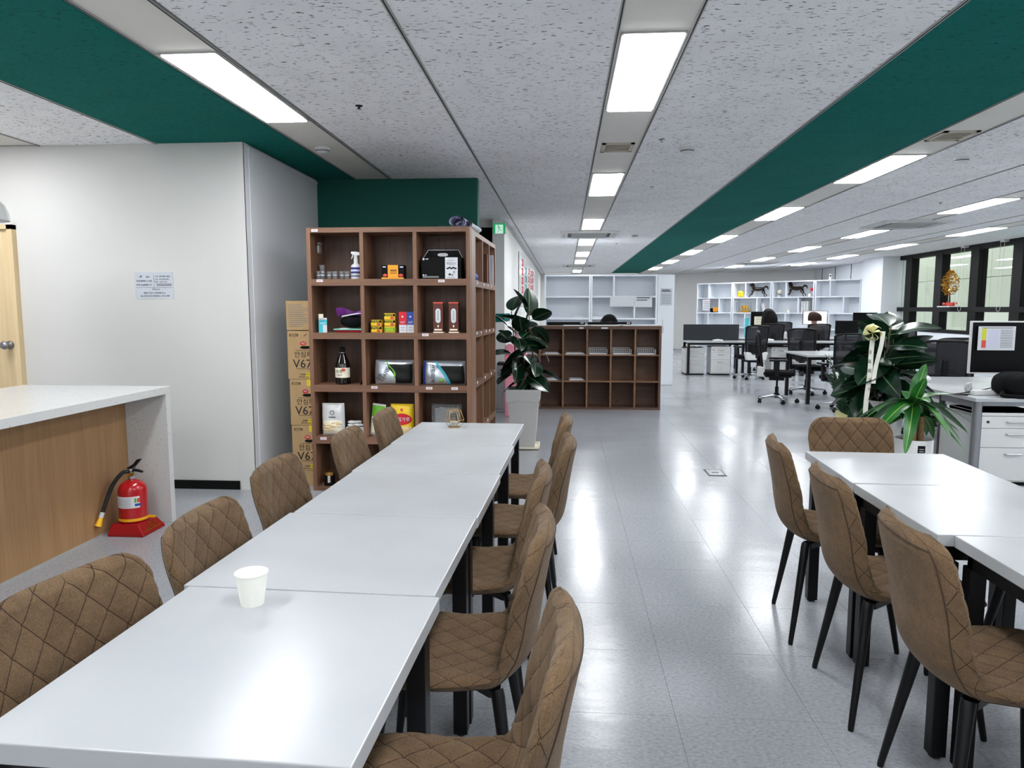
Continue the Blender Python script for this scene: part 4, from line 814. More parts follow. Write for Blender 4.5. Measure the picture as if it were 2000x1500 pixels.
for k, (az, el, i) in enumerate(((-1.9, .55, 0), (-1.3, .5, 2), (-.8, .25, 1), (-2.6, .35, 0), (2.3, .5, 2), (1.6, .6, 0), (.9, .5, 2), (.2, .6, 1), (-.3, .9, 1), (3.0, .9, 1), (-1.6, 1.0, 1), (-2.1, .15, 0), (2.8, .1, 2), (-1.1, .05, 0), (.6, .2, 0))): place_leaf(DRA[i], r, Vector((-.025, 0, .735)) + Vector((-math.sin(az), math.cos(az), 0)) * .02, az, el, rnd.uniform(-.4, .4), rnd.uniform(.85, 1.05))
place_leaf(DRA[3], r, Vector((-.015, 0, .74)), -1.3, 1.35, .2, 1.15); place_leaf(DRA[3], r, Vector((-.025, -.02, .74)), -3.0, 1.1, -.2, .9)
for k, (az, el) in enumerate(((-1.5, .5), (-.6, .4), (-2.2, .3), (1.5, .5), (-1.0, -.1))): place_leaf(DRA[k % 3], r, Vector((.055, .02, .64)), az, el, 0, .75)
# ZZ plant
r = thing('potted_zz_plant', 'feathery dark green plant in a small white pot with yellow bow', 'potted plant', (2.66, 6.9, 0))
MB().lathe([(0, 0), (.09, 0), (.125, .40), (.118, .40), (.11, .37), (0, .37)], seg=32, cap=False).build('pot', 'white_gloss', r, .6); MB().lathe([(0, .372), (.112, .375)], seg=24, cap=False).build('soil', 'soil', r)
rnd = random.Random(8)
for k in range(13):
    az = k * 2.4; lean = rnd.uniform(.12, .5) if k else .05; Ln = rnd.uniform(.42, .62); d = Vector((-math.sin(az), math.cos(az), 0))
    path = [Vector((0, 0, .37)) + d * (.03 + lean * Ln * t * t) + Vector((0, 0, Ln * t * (1 - .15 * lean * t))) for t in [i / 12 for i in range(13)]]
    q = MB().tube(path, [.007 - .004 * i / 12 for i in range(13)], 6); side = d.cross(Vector((0, 0, 1)))
    for i in range(3, 13):
        tg = (path[i] - path[i - 1]).normalized()
        for sg in (-1, 1):
            dv = (side * sg * .85 + tg * .75 + d * .1).normalized(); nn = dv.cross(tg).normalized(); ll = .085; c = path[i]
            q.add([c, c + dv * ll * .3 + tg * .02 + nn * .004, c + dv * ll * .7 + tg * .015, c + dv * ll, c + dv * ll * .7 - tg * .015, c + dv * ll * .3 - tg * .018 + nn * .004, c + dv * ll * .5 - nn * .004], [(0, 6, 1), (1, 6, 2), (2, 6, 3), (3, 6, 4), (4, 6, 5), (5, 6, 0)])
    q.build('frond', 'leaf_zz', r)
q = MB()
for a in (.3, 1.4, 2.6, -.6): q.grid(lambda u, v, a=a: (.13 * v * math.cos(a), -.02 + .02 * math.sin(u * 3), .05 * v * math.sin(a) + (u - .5) * .05 * (1 + v)), 3, 6)
q.build('bow', 'ribbon_yellow', r, True, loc=(-.03, -.13, .44)); MB().grid(lambda u, v: ((u - .5) * .035 - .02 * v, -.012 * v, -.16 * v), 3, 6).build('bow_tail', 'ribbon_yellow', r, True, loc=(-.04, -.135, .43))
# ================================================================== aisle: exit sign, purifier, pink mats, floor box
r = thing('exit_sign', 'green and white running-man exit sign at the end of the white corridor wall', 'exit sign', (-.925, 10.12, 2.57))
B(-.09, .09, 0, .03, -.075, .075).build('housing', 'white_plastic', r, bevel=.003); B(-.085, .085, -.002, 0, -.07, .07).build('face', 'exit_white', r); MB().box(-.085, -.055, -.004, -.002, -.07, .07).box(.055, .085, -.004, -.002, -.07, .07).box(-.085, .085, -.004, -.002, .052, .07).build('door_symbol', 'exit_green', r)
q = MB().ball((-.012, -.003, .036), .010, 10, 6, (1, .2, 1)); MB
for a, b, w in (((-.008, .024), (-.0, -.008), .011), ((-.006, .022), (-.032, .006), .005), ((-.002, .018), (.028, .012), .005), ((0, -.008), (.022, -.026), .007), ((.022, -.026), (.040, -.022), .006), ((-.002, -.01), (-.016, -.036), .007), ((-.016, -.036), (-.026, -.056), .006)): q.tube([(a[0], -.003, a[1]), (b[0], -.003, b[1])], w * .62, 6)
q.build('running_figure', 'exit_green', r); MB().tube([(0, .015, .075), (0, .015, CEIL - 2.57)], .006, 8).build('hanger', 'white_plastic', r)
MB().box(-1.045, -.866, 10.294, 10.3, 1.26, 1.38).box(-.87, -.866, 10.294, 11.3, 1.26, 1.38).build('teal_band', 'mint', bpy.data.objects['wall_corridor']).data.materials[0] = MATS['green_tile']
r = thing('air_purifier', 'pale grey ribbed tower standing against the corridor wall end', 'appliance', (-.86, 10.0, 0))
B(-.09, .09, -.12, .12, .0, .03).build('base', 'white_plastic', r, bevel=.006); B(-.085, .085, -.115, .115, .03, .66).build('body', 'grey_panel', r, bevel=.012); q = MB()
for k in range(24): q.box(-.07, .07, -.118, -.114, .06 + k * .022, .07 + k * .022)
q.build('louvre', 'white_plastic', r); B(-.08, .08, -.11, .11, .66, .70).build('top', 'dark_grey', r, bevel=.01)
for x0, x1, h, lab in ((-.80, -.665, .98, 'shorter'), (-.66, -.505, 1.20, 'taller')):
    r = thing('pink_mat', 'pink padded mat standing on end behind the square planter, %s one' % lab, 'mat', ((x0 + x1) / 2, 9.55, 0), 0, 'pink mats'); w = (x1 - x0) / 2
    MB().prism([(-w, 0), (w, 0), (w, h - w)] + [(w * math.cos(a), h - w + w * math.sin(a)) for a in [k * PI / 10 for k in range(1, 10)]] + [(-w, h - w)], -.05, .05, Matrix.Rotation(PI / 2, 4, 'X')).build('mat', 'pink_vinyl', r, bevel=.012, seg=3); MB().box(-w * .8, w * .8, -.053, .053, h - .16, h - .145).build('strap', 'gum_red', r)
r = thing('floor_box', 'square steel floor socket lid in the aisle', 'floor box', (1.343, 6.325, 0))
MB().box(-.08, .08, -.13, .13, 0, .003).build('frame', 'metal_dark', r); B(-.066, .066, -.112, .112, .003, .0045).build('lid', 'floor_vinyl', r); MB().box(-.07, .07, -.116, -.112, .003, .005).box(-.07, .07, .112, .116, .003, .005).box(-.07, -.066, -.116, .116, .003, .005).box(.066, .07, -.116, .116, .003, .005).build('seal', 'matte_black', r); B(-.03, .03, -.02, .0, .0045, .006).build('lift_handle', 'dark_grey', r)
# ================================================================== reception: low cubby cabinet
CY = 10.27
r = thing('cubby_cabinet', 'low brown pine cubby cabinet with three rows of open cubes', 'cabinet', (.33, CY, 0)); ox_ = -.33
xs = [-.70, -.355, -.02, .325, .665, 1.01, 1.36]
for k, x in enumerate(xs): B(x - .012 + ox_, x + .012 + ox_, 0, .33, .03, 1.16).build('divider', 'pine_edge', r)
for z0, z1 in ((0, .032), (.396, .417), (.778, .795), (1.158, 1.205)): B(-.715 + ox_, 1.378 + ox_, -.002, .33, z0, z1).build('shelf_board', 'pine_edge' if 0 < z0 < 1 else 'pine_dark', r)
MB().box(1.345 + ox_, 1.378 + ox_, -.003, .33, 0, 1.205).box(-.72 + ox_, -.695 + ox_, -.003, .33, 0, 1.205).build('side_panel', 'pine_dark', r); B(-.70 + ox_, 1.36 + ox_, .315, .325, .03, 1.16).build('back_panel', 'pine_dark', r)
for x, w in ((.24, .03), (.57, .045)): B(x - w + ox_, x + w + ox_, -.0045, -.002, 1.165, 1.185).build('name_label', 'white_paper', r)
for k, c in enumerate((3, 4, 5)):
    x = (xs[c] + xs[c + 1]) / 2; r = thing('letter_tray', 'white lattice letter tray in the cabinet top row, %s' % ['left of three', 'middle of three', 'rightmost'][k], 'tray', (x - .01, CY + .05, .795), 0, 'white letter trays')
    B(-.135, .135, 0, .24, 0, .006).build('floor_panel', 'white_plastic', r); B(-.135, -.13, 0, .24, 0, .07).build('side_wall', 'white_plastic', r); B(.13, .135, 0, .24, 0, .07).build('side_wall', 'white_plastic', r); q = MB()
    for i in range(10): q.box(-.13 + i * .0275, -.118 + i * .0275, .234, .24, 0, .085)
    for z in (.025, .05, .08): q.box(-.13, .13, .234, .24, z, z + .008)
    q.build('lattice_back', 'white_plastic', r); B(-.12, .12, .01, .22, .006, .018).build('papers', 'white_paper', r)
for k, (x, z, w) in enumerate(((-.19, .795, .12), (.15, .795, .14), (-.19, .417, .11), (.18, .417, .11), (-.53, .795, .12))):
    r = thing('paper_stack', 'loose stack of white papers in a cabinet cube, %s' % ['top row behind the plant', 'top row second from the plant', 'middle row near the plant', 'middle row centre left', 'top row hidden by leaves'][k], 'papers', (x, CY + .03, z), .03 * k - .05, 'paper stacks in the cubby cabinet')
    for j in range(3): B(-w + .01 * j, w - .012 * j, .004 * j, .22, .008 * j, .008 * j + .007).build('sheet', 'white_paper', r, rot=(0, 0, .04 * j))
r = thing('counter_papers', 'white papers lying flat along the top of the cubby cabinet', 'papers', (.33, CY + .02, 1.205)); 
for j, (a, b) in enumerate(((-.35, .05), (-.02, .5), (.45, 1.02))): B(a, b, 0, .2, .0, .008 + .003 * j).build('sheet', 'white_paper', r)
r = thing('hook_clip', 'small white plastic clip on the right end of the cubby cabinet', 'clip', (1.393, CY + .06, 1.10)); B(-.012, .02, 0, .05, 0, .10).build('clip', 'white_plastic', r, bevel=.004); B(-.004, .014, .01, .04, .10, .2).build('arm', 'white_plastic', r)
r = thing('reception_desk', 'white desk hidden behind the cubby cabinet', 'desk', (.33, 10.66, 0)); B(-1.0, 1.0, 0, .7, .70, .73).build('desktop', 'white_laminate', r, bevel=.002)
for x in (-.96, .96): B(x - .02, x + .02, .03, .67, 0, .70).build('end_panel', 'grey_panel', r)
def monitor(label, x, y, z, w, h, rz=0, m='screen_black', frame='black_plastic', back=True, group='computer monitors', base=None):
    r = thing('monitor', label, 'monitor', (x, y, base if base is not None else z), rz, group); z0 = z - (base if base is not None else z)
    B(-w / 2, w / 2, 0, .03, z0 + .09, z0 + .09 + h).build('housing', frame, r, bevel=.004); B(-w / 2 + .012, w / 2 - .012, -.0015, 0, z0 + .102, z0 + .078 + h).build('screen', m, r)
    B(-.02, .02, .03, .045, .01, z0 + .2).build('stand_neck', frame, r); B(-.11, .11, -.06, .12, 0, .01).build('stand_base', frame, r, bevel=.003); return r
for k, (x, w) in enumerate(((.02, .58), (.68, .66))):
    r = monitor('black monitor seen from behind above the cubby cabinet, %s' % ('left' if k == 0 else 'right'), x, 10.95, .73, w, .43, PI, base=.73); B(-w / 2 + .02, -w / 2 + .07, .031, .033, .495, .512).build('sticker', 'white_paper', r)
# ================================================================== white partition shelves behind reception
def whiteshelf(label, loc, rz, W_, H_, D_, levels, divs, back=True, group='white open shelves', mt=.03):
    r = thing('white_shelf', label, 'shelf', loc, rz, group)
    for x in (0, W_ - mt): B(x, x + mt, 0, D_, 0, H_).build('side_panel', 'white_board', r)
    for z in levels: B(mt, W_ - mt, 0, D_, z - mt, z).build('shelf_board', 'white_board', r)
    for x, z0, z1 in divs: B(x - mt / 2, x + mt / 2, .004, D_, z0, z1 - mt).build('divider', 'white_board', r)
    B(mt, W_ - mt, D_ - .012, D_, mt, H_ - mt).build('back_panel', 'wall_cool', r); return r
LV = [.03, .44, .86, 1.277, 1.69, 2.09]
whiteshelf('white open shelf behind reception, narrow left unit', (-.385, 13.6, 0), 0, .87, 2.09, .32, LV, [(.45, .44, .86)])
whiteshelf('white open shelf behind reception, wide right unit with hung papers', (.49, 13.6, 0), 0, 1.24, 2.09, .32, LV, [(.43, 1.69, 2.09), (.82, 1.277, 1.69), (.43, .86, 1.277), (.8, .44, .86)])
r = thing('partition_column', 'pale blue-grey partition panel at the right end of the white shelves', 'partition', (1.735, 13.6, 0)); B(0, .31, 0, .33, 0, 2.085).build('panel', 'wall_cool', r); B(-.004, .314, -.004, .334, 0, .02).build('foot', 'aluminium', r)
def sheet(name, label, loc, w, h, bars, m='white_paper', rz=0, group='hung papers'):
    r = thing(name, label, 'paper', loc, rz, group); B(0, w, -.002, 0, 0, h).build('sheet', m, r)
    for (a, b, z, hh, mm) in bars: B(a * w, b * w, -.0032, -.002, z * h, z * h + hh).build('print', mm, r)
sheet('hung_paper', 'blank wide white paper hung from the shelf behind reception', (.85, 13.598, 1.49), .45, .20, []); sheet('hung_paper', 'white paper with dark title bars hung on the reception shelf', (1.315, 13.598, 1.48), .32, .21, [(.1, .85, .80, .016, 'ink'), (.1, .7, .58, .012, 'ink'), (.1, .8, .68, .006, 'ink_grey')])
sheet('posted_notice', 'notice sheet with dark headings on the partition panel', (1.785, 13.598, 1.515), .215, .315, [(.1, .8, .88, .014, 'ink'), (.1, .9, .80, .014, 'ink')] + [(.1, .9, .1 + .075 * k, .006, 'ink_grey') for k in range(8)], 'blue_paper')
for k, (x, z) in enumerate(((-.18, 1.277), (.25, 1.277), (.62, 1.277))):
    r = thing('shelf_papers', 'low pile of papers on the reception shelf, %s' % ['far left', 'centre', 'right of the upright'][k], 'papers', (x, 13.66, z), 0, 'papers on the reception shelf'); B(-.1, .1, 0, .2, 0, .02).build('stack', 'white_paper', r); B(-.09, .08, .01, .19, .02, .028).build('sheet', 'lavender' if k == 0 else 'white_paper', r)
# corridor banner with coloured brush lettering (too slanted to read)
r = thing('corridor_banner', 'white banner with red and green brush strokes on the corridor wall', 'banner', (-.858, 13.4, 1.5)); B(0, .006, 0, 7.0, 0, 1.02).build('banner', 'white_gloss', r); rnd = random.Random(4)
for c, (y, m, z0) in enumerate(((1.0, 'red_print', .25), (2.3, 'teal_dark', .15), (3.6, 'gum_red', .2), (4.6, 'gum_red', .2), (5.6, 'red_print', .25), (2.2, 'mint', 0.02))):
    q = MB()
    for j in range(4 if c < 5 else 1):
        z = z0 + j * .18
        for (a0, b0, a1, b1) in ((-.18, .13, .18, .13), (0, .13, 0, .02), (-.2, .02, .2, .03)): q.tube([(.008, y + a0 + rnd.uniform(-.03, .03), z + b0), (.008, y + a1, z + b1)], .014, 5)
    q.build('brush_strokes', m, r)
# ================================================================== office chairs
def office_chair_meshes():
    o = []
    fr = MB(); pts = catmull([(-.20, -.22, .52), (-.225, -.25, .75), (-.235, -.275, 1.0), (-.22, -.29, 1.085), (0, -.31, 1.10), (.22, -.29, 1.085), (.235, -.275, 1.0), (.225, -.25, .75), (.20, -.22, .52), (0, -.24, .5), (-.20, -.22, .52)], 6)
    o.append(('back_frame', fr.tube(pts, .017, 8).mesh('back_frame', 'black_plastic', True), None))
    o.append(('back_mesh', MB().grid(lambda u, v: ((u - .5) * (.42 + .05 * math.sin(v * 2.2)), -.232 - .06 * v - .03 * math.sin(PI * u), .53 + .55 * v), 12, 14).grid(lambda u, v: ((u - .5) * (.42 + .05 * math.sin(v * 2.2)), -.226 - .06 * v - .03 * math.sin(PI * u), .53 + .55 * v), 12, 14, True).mesh('back_mesh', 'chair_mesh', True), None))
    o.append(('lumbar_support', MB().box(-.15, .15, -.30, -.275, .56, .74).box(-.03, .03, -.31, -.27, .45, .9).mesh('lumbar_support', 'black_plastic', bevel=.01), None))
    o.append(('back_shell', MB().prism([(-.2, .41), (.2, .41), (.24, .57), (.13, .57), (.09, .51), (-.09, .51), (-.13, .57), (-.24, .57)], .19, .30, Matrix.Rotation(PI / 2, 4, 'X')).mesh('back_shell', 'white_plastic', bevel=.012), None))
    o.append(('seat', MB().box(-.235, .235, -.21, .25, .43, .495).mesh('seat', 'seat_fabric', bevel=.03, seg=3), None)); o.append(('seat_pan', MB().box(-.2, .2, -.18, .2, .405, .43).box(-.09, .09, -.12, .1, .35, .405).mesh('seat_pan', 'black_plastic', bevel=.006), None))
    for s in (-1, 1): o.append(('armrest', MB().prism([(s * .25, .42), (s * .29, .42), (s * .30, .655), (s * .265, .655)], -.02, .05, Matrix.Rotation(PI / 2, 4, 'X')).box(s * .28 - .04, s * .28 + .04, -.13, .13, .655, .685).mesh('armrest', 'black_plastic', bevel=.008), None))
    o.append(('gas_lift', MB().lathe([(.028, .13), (.028, .25), (.016, .25), (.016, .36)], seg=14).mesh('gas_lift', 'black_metal', .6), None)); o.append(('hub', MB().lathe([(.045, .07), (.05, .08), (.045, .14), (.03, .15)], seg=16).mesh('hub', 'black_plastic', .6), None)); o.append(('lift_lever', MB().tube([(.08, 0, .385), (.27, .03, .375)], .007, 6).mesh('lift_lever', 'black_plastic'), None))
    cast = MB().lathe([(.0, -.025), (.026, -.025), (.028, -.02), (.028, -.006), (.02, -.005), (.02, .005), (.028, .006), (.028, .02), (.026, .025), (0, .025)], seg=14, cap=False); cast.v = [(x, z, y) for x, y, z in cast.v]; cast.v = [(x, y, z + .028) for x, y, z in cast.v]; cast.box(-.012, .012, -.012, .012, .03, .075); cm = cast.mesh('caster', 'black_plastic', .6)
    for k in range(5):
        a = k * 2 * PI / 5 + .3; M = Matrix.Rotation(a, 4, 'Z'); q = MB(); vs = [M @ Vector(p) for p in ((.03, -.026, .08), (.03, .026, .08), (.03, .026, .125), (.03, -.026, .125), (.31, -.016, .068), (.31, .016, .068), (.31, .016, .09), (.31, -.016, .09))]
        q.add(vs, [(0, 1, 2, 3), (4, 7, 6, 5), (0, 4, 5, 1), (1, 5, 6, 2), (2, 6, 7, 3), (3, 7, 4, 0)]); o.append(('base_leg', q.mesh('base_leg', 'chrome', bevel=.004), (cm, (M @ Vector((.30, 0, 0)))[:], a)))
    return o
OC = office_chair_meshes()
def ochair(label, x, y, rz, s=1):
    r = thing('office_chair', label, 'office chair', (x, y, 0), rz, 'mesh-backed office chairs')
    if s != 1: r.scale = (s, s, s)
    for nm, me, c in OC:
        o = link(nm, me, r)
        if c: k = link('caster', c[0], o, c[1]); k.rotation_euler = (0, 0, c[2] + .8)
    return r
for lab, x, y, rz in (('black mesh office chair in side view at the left end of the meeting table', 3.30, 11.28, -PI / 2 - .25), ('black mesh office chair behind the meeting table facing the viewer', 4.13, 12.45, PI + .05), ('black mesh office chair in front of the meeting table, partly behind the feathery plant', 3.96, 10.45, .05),
                      ('black mesh office chair turned from us at the left desk with drawers', 3.84, 15.05, .2), ('black mesh office chair of the long black haired person', 4.74, 16.95, .05), ('black mesh office chair of the brown haired person', 5.78, 16.95, -.05), ('empty black mesh chair right of the long haired person', 5.68, 18.85, PI),
                      ('black mesh office chair nearest the windows side desk, tall backed', 4.58, 9.0, .1), ('smaller black ribbed-back chair just behind the right desk', 4.2, 8.35, -.2), ('black mesh office chair behind the rubber plant leaves, left of the windows', 5.75, 12.9, PI - .3), ('far black mesh office chair below the second window', 6.45, 13.6, PI + .3), ('black mesh office chair draped with a green jacket', 6.0, 14.9, .2)):
    ochair(lab, x, y, rz)
r = thing('green_jacket', 'dark green jacket draped over an office chair back', 'jacket', (6.0, 14.9, .62), .2)
MB().grid(lambda u, v: ((u - .5) * (.56 + .2 * v), -.36 - .04 * math.sin(9 * u) * v if True else 0, .53 - .5 * v + .02 * math.sin(7 * u)), 20, 10).grid(lambda u, v: ((u - .5) * .54, -.36 + v * .13, .53 + .03 * math.sin(PI * v) + .02 * math.sin(7 * u)), 20, 5).build('cloth', 'cloth_green', r, True)
# ================================================================== office desks
def desk(label, x0, x1, y0, y1, z=.74, leg='black_metal', screen=False, cat='desk'):
    r = thing('office_desk', label, cat, ((x0 + x1) / 2, (y0 + y1) / 2, 0), 0, 'office desks'); a, b = (x1 - x0) / 2, (y1 - y0) / 2
    B(-a, a, -b, b, z - .028, z).build('desktop', 'white_laminate', r, bevel=.002)
    for sx in (-1, 1):
        for sy in (-1, 1): B(sx * (a - .05) - .025, sx * (a - .05) + .025, sy * (b - .06) - .025, sy * (b - .06) + .025, 0, z - .028).build('leg', leg, r)
    B(-a + .05, a - .05, -b + .05, -b + .075, z - .075, z - .028).build('frame_bar', leg, r); B(-a + .05, a - .05, b - .075, b - .05, z - .075, z - .028).build('frame_bar', leg, r)
    if screen: B(-a + .02, a - .02, b - .06, b - .03, z, z + .36).build('privacy_screen', 'dark_grey', r, bevel=.006)
    return r
desk('white meeting table with black legs in the middle of the office', 3.66, 5.75, 11.03, 12.2, .75, cat='table')
desk('white office desk with drawers, left end of the second row', 2.66, 3.93, 15.75, 16.42, screen=True); desk('white office desk with drawers, centre of the second row', 3.96, 5.2, 15.75, 16.42); desk('white office desk at the right of the second row', 5.23, 6.6, 15.75, 16.42)
desk('far white desk in front of the long haired person', 4.1, 5.3, 17.6, 18.3); desk('far white desk in front of the brown haired person', 5.35, 6.6, 17.6, 18.3); desk('far white desk below the windows', 6.7, 7.7, 17.2, 17.9)
desk('white desk behind the rubber plant below the windows', 5.9, 7.6, 13.9, 14.6)
def pedestal(label, x, y, z=.62, w=.42, rz=0, m='white_plastic', d=.5):
    r = thing('drawer_pedestal', label, 'drawers', (x, y, 0), rz, 'drawer pedestals'); B(-w / 2, w / 2, .012, d, .03, z).build('body', m, r, bevel=.003); B(-w / 2 + .01, w / 2 - .01, .02, d - .02, 0, .03).build('plinth', 'matte_black', r)
    for z0, z1 in ((z - .125, z - .03), (z - .285, z - .13), (.045, z - .29)):
        f = B(-w / 2 + .003, w / 2 - .003, 0, .014, z0, z1).build('drawer', m, r, bevel=.002); zz = z1 - .045 if z1 - z0 < .2 else z1 - .05
        MB().tube([(-.065, 0, zz), (-.06, -.022, zz), (.06, -.022, zz), (.065, 0, zz)], .006, 6).build('handle', 'aluminium', f)
    B(-w / 2, w / 2, -.003, d, z - .025, z).build('top', m, r, bevel=.002); MB().lathe([(0, 0), (.011, 0), (.011, .006), (0, .006)], seg=12, cap=False).build('lock', 'dark_grey', r, loc=(-w / 2 + .05, 0, z - .075), rot=(PI / 2, 0, 0))
pedestal('white drawer pedestal under the left second-row desk', 3.41, 15.83, .63); pedestal('white drawer pedestal under the centre second-row desk', 4.72, 15.9, .62, m='grey_panel'); pedestal('white drawer pedestal at the far left end of the second row', 2.86, 15.85, .6, m='grey_panel')
monitor('lit monitor with pale screen behind the brown haired person', 6.1, 17.95, .98, .58, .33, 0, 'screen_lit', base=.74); monitor('black monitor hung with papers left of the long haired person', 4.78, 18.0, .95, .40, .34, 0, base=.74); monitor('dark monitor in front of the pillar by the windows', 7.1, 17.5, .93, .55, .34, 0, base=.74); monitor('black monitor at the right of the second row', 6.2, 16.2, .8, .5, .3, 0, base=.74)
sheet('monitor_papers', 'cream papers stuck on the black monitor beside the long haired person', (4.66, 17.995, 1.06), .3, .2, [(.1, .9, .2 + .2 * k, .008, 'ink_grey') for k in range(4)], 'cream_print'); r = thing('blue_folder', 'upright bright blue folder by the paper-hung monitor', 'folder', (4.50, 17.97, .74)); B(-.03, .03, 0, .2, 0, .48).build('folder', 'teal_print', r, bevel=.004)
for k, (x, y, m, h, lab) in enumerate(((5.38, 17.85, 'white_plastic', .16, 'white bottle'), (5.50, 17.9, 'brown_leather', .17, 'dark brown tumbler'), (4.45, 15.95, 'white_paper', .05, 'white computer mouse box'), (4.95, 15.92, 'paper_cup', .08, 'small white cup'), (3.35, 15.9, 'white_plastic', .04, 'white tissue pack'))):
    r = thing('desk_item', lab + ' on an office desk', 'desk item', (x, y, .74), .2, 'small things on the office desks')
    if k in (0, 1, 3): MB().lathe([(0, 0), (.035, 0), (.037, h * .1), (.037, h * .75), (.02, h * .85), (.02, h), (0, h)], seg=16, cap=False).build('body', m, r, .6); MB().lathe([(.021, h * .93), (.021, h * 1.0), (0, h * 1.01)], seg=12, cap=False).build('cap', 'black_plastic' if k == 1 else 'white_gloss', r)
    else: B(-.1, .1, -.06, .06, 0, h).build('body', m, r, bevel=.012); B(-.03, .03, -.03, .03, h, h + .012).build('tuft', 'white_gloss', r, bevel=.005)
# right-hand desk with screen, bag and cables
DX, DY = 3.32, 5.97
r = thing('office_desk', 'white desk at the right edge with silver legs and black bag', 'desk', (DX, DY, 0)); zt = .73
B(0, 1.6, 0, 1.12, zt - .03, zt).build('desktop', 'white_laminate', r, bevel=.002); B(.01, 1.6, 1.13, 1.9, zt - .03, zt).build('rear_desktop', 'white_laminate', r, bevel=.002)
MB().tube([(.055, .07, 0), (.055, .07, zt - .03)], .036, 18).build('front_leg', 'steel', r, .6); MB().tube([(.06, .62, 0), (.06, .62, zt - .03)], .026, 14).build('rear_leg', 'metal_dark', r, .6); MB().tube([(.06, 1.75, 0), (.06, 1.75, zt - .03)], .026, 14).build('rear_leg', 'metal_dark', r, .6)
B(.045, .06, .1, .6, .06, zt - .16).build('side_panel', 'grey_panel', r); B(.085, 1.5, .06, .1, zt - .07, zt - .03).build('frame_bar', 'steel', r); B(.04, .08, .08, 1.75, zt - .09, zt - .03).build('frame_bar', 'steel', r)
pedestal('white drawer pedestal with silver handles under the right-edge desk', 3.665, 6.02, .605, .52)
m_ = monitor('large white-framed dark screen on the right-edge desk with taped table of figures', 3.93, 6.42, .80, .86, .455, -.03, 'screen_black', 'white_plastic', base=.73)
sheet('taped_sheet', 'printed table with yellow and red column taped to the dark screen', (3.545, 6.405, 1.095), .30, .205, [(.10, .22, .42, .10, 'lime_print'), (.10, .22, .10, .065, 'gum_red')] + [(.26, .55, .12 + .07 * k, .006, 'lavender') for k in range(11)] + [(.6, .93, .12 + .07 * k, .005, 'ink_grey') for k in range(11)] + [(.1, .93, .92, .006, 'ink_grey')], 'white_paper', -.03)
r = thing('backpack', 'black backpack lying on the right-edge desk', 'bag', (3.86, 6.14, .73), .05)
def bag(u, v): a, b = u * 2 * PI, (v - .5) * PI; ca = math.copysign(abs(math.cos(a)) ** .6, math.cos(a)); sa = math.copysign(abs(math.sin(a)) ** .6, math.sin(a)); cb = max(0, math.cos(b)) ** .5; return (.30 * ca * cb, .16 * sa * cb, .10 + .10 * math.copysign(abs(math.sin(b)) ** .7, math.sin(b)) + .01 * math.sin(6 * a) * cb)
MB().grid(bag, 40, 16).build('bag_body', 'bag_black', r, True); MB().tube(catmull([(-.2, -.12, .1), (-.1, -.165, .13), (.05, -.165, .12), (.2, -.13, .12)], 6), .006, 6).build('zip', 'dark_grey', r); MB().tube(catmull([(-.22, -.02, .06), (-.30, -.08, .03), (-.31, -.12, .02), (-.24, -.15, .015), (-.15, -.16, .012)], 6), [.018] * 25, 8).build('strap', 'bag_black', r, True); B(-.26, -.22, -.1, -.07, .12, .15).build('buckle', 'lime_print', r, bevel=.006)
r = thing('power_strip', 'white power strip with cables on the right-edge desk', 'power strip', (3.50, 6.20, .73), .1); B(-.09, .13, -.03, .03, 0, .042).build('body', 'white_plastic', r, bevel=.008)
for x in (-.05, .02, .09): MB().lathe([(.018, .042), (.018, .044), (0, .044)], seg=14, cap=False).build('socket', 'grey_panel', r, loc=(x, 0, 0))
MB().lathe([(0, .044), (.014, .044), (.014, .07), (0, .072)], seg=12, cap=False).build('plug', 'black_plastic', r, loc=(.09, 0, 0)); MB().tube(catmull([(.09, 0, .065), (.0, .06, .03), (-.12, .09, .006), (-.22, .04, .005), (-.16, -.05, .005)], 8), .005, 6).build('cable', 'black_plastic', r, True); MB().tube(catmull([(-.28, .1, .005), (-.12, .02, .005), (.05, .1, .005), (.22, .08, .005)], 8), .0045, 6).build('cable', 'black_plastic', r, True)
r = thing('knitted_ornament', 'small grey knitted ornament standing by the power strip', 'ornament', (3.47, 6.36, .73)); MB().ball((0, 0, .045), .034, 14, 10, (1, .8, 1.3)).build('body', 'grey_panel', r, True); MB().tube(catmull([(-.02, -.026, .02), (.0, -.03, .05), (-.015, -.024, .08), (.015, -.02, .085), (.012, -.03, .05), (.022, -.024, .02)], 5), .006, 6).build('yarn', 'white_plastic', r, True)
r = thing('tissue_sheet', 'crumpled white tissue on the rear of the right-edge desk', 'tissue', (3.55, 7.25, .73)); MB().ball((0, 0, .03), .05, 9, 6, (1, .7, .8)).build('tissue', 'white_paper', r)
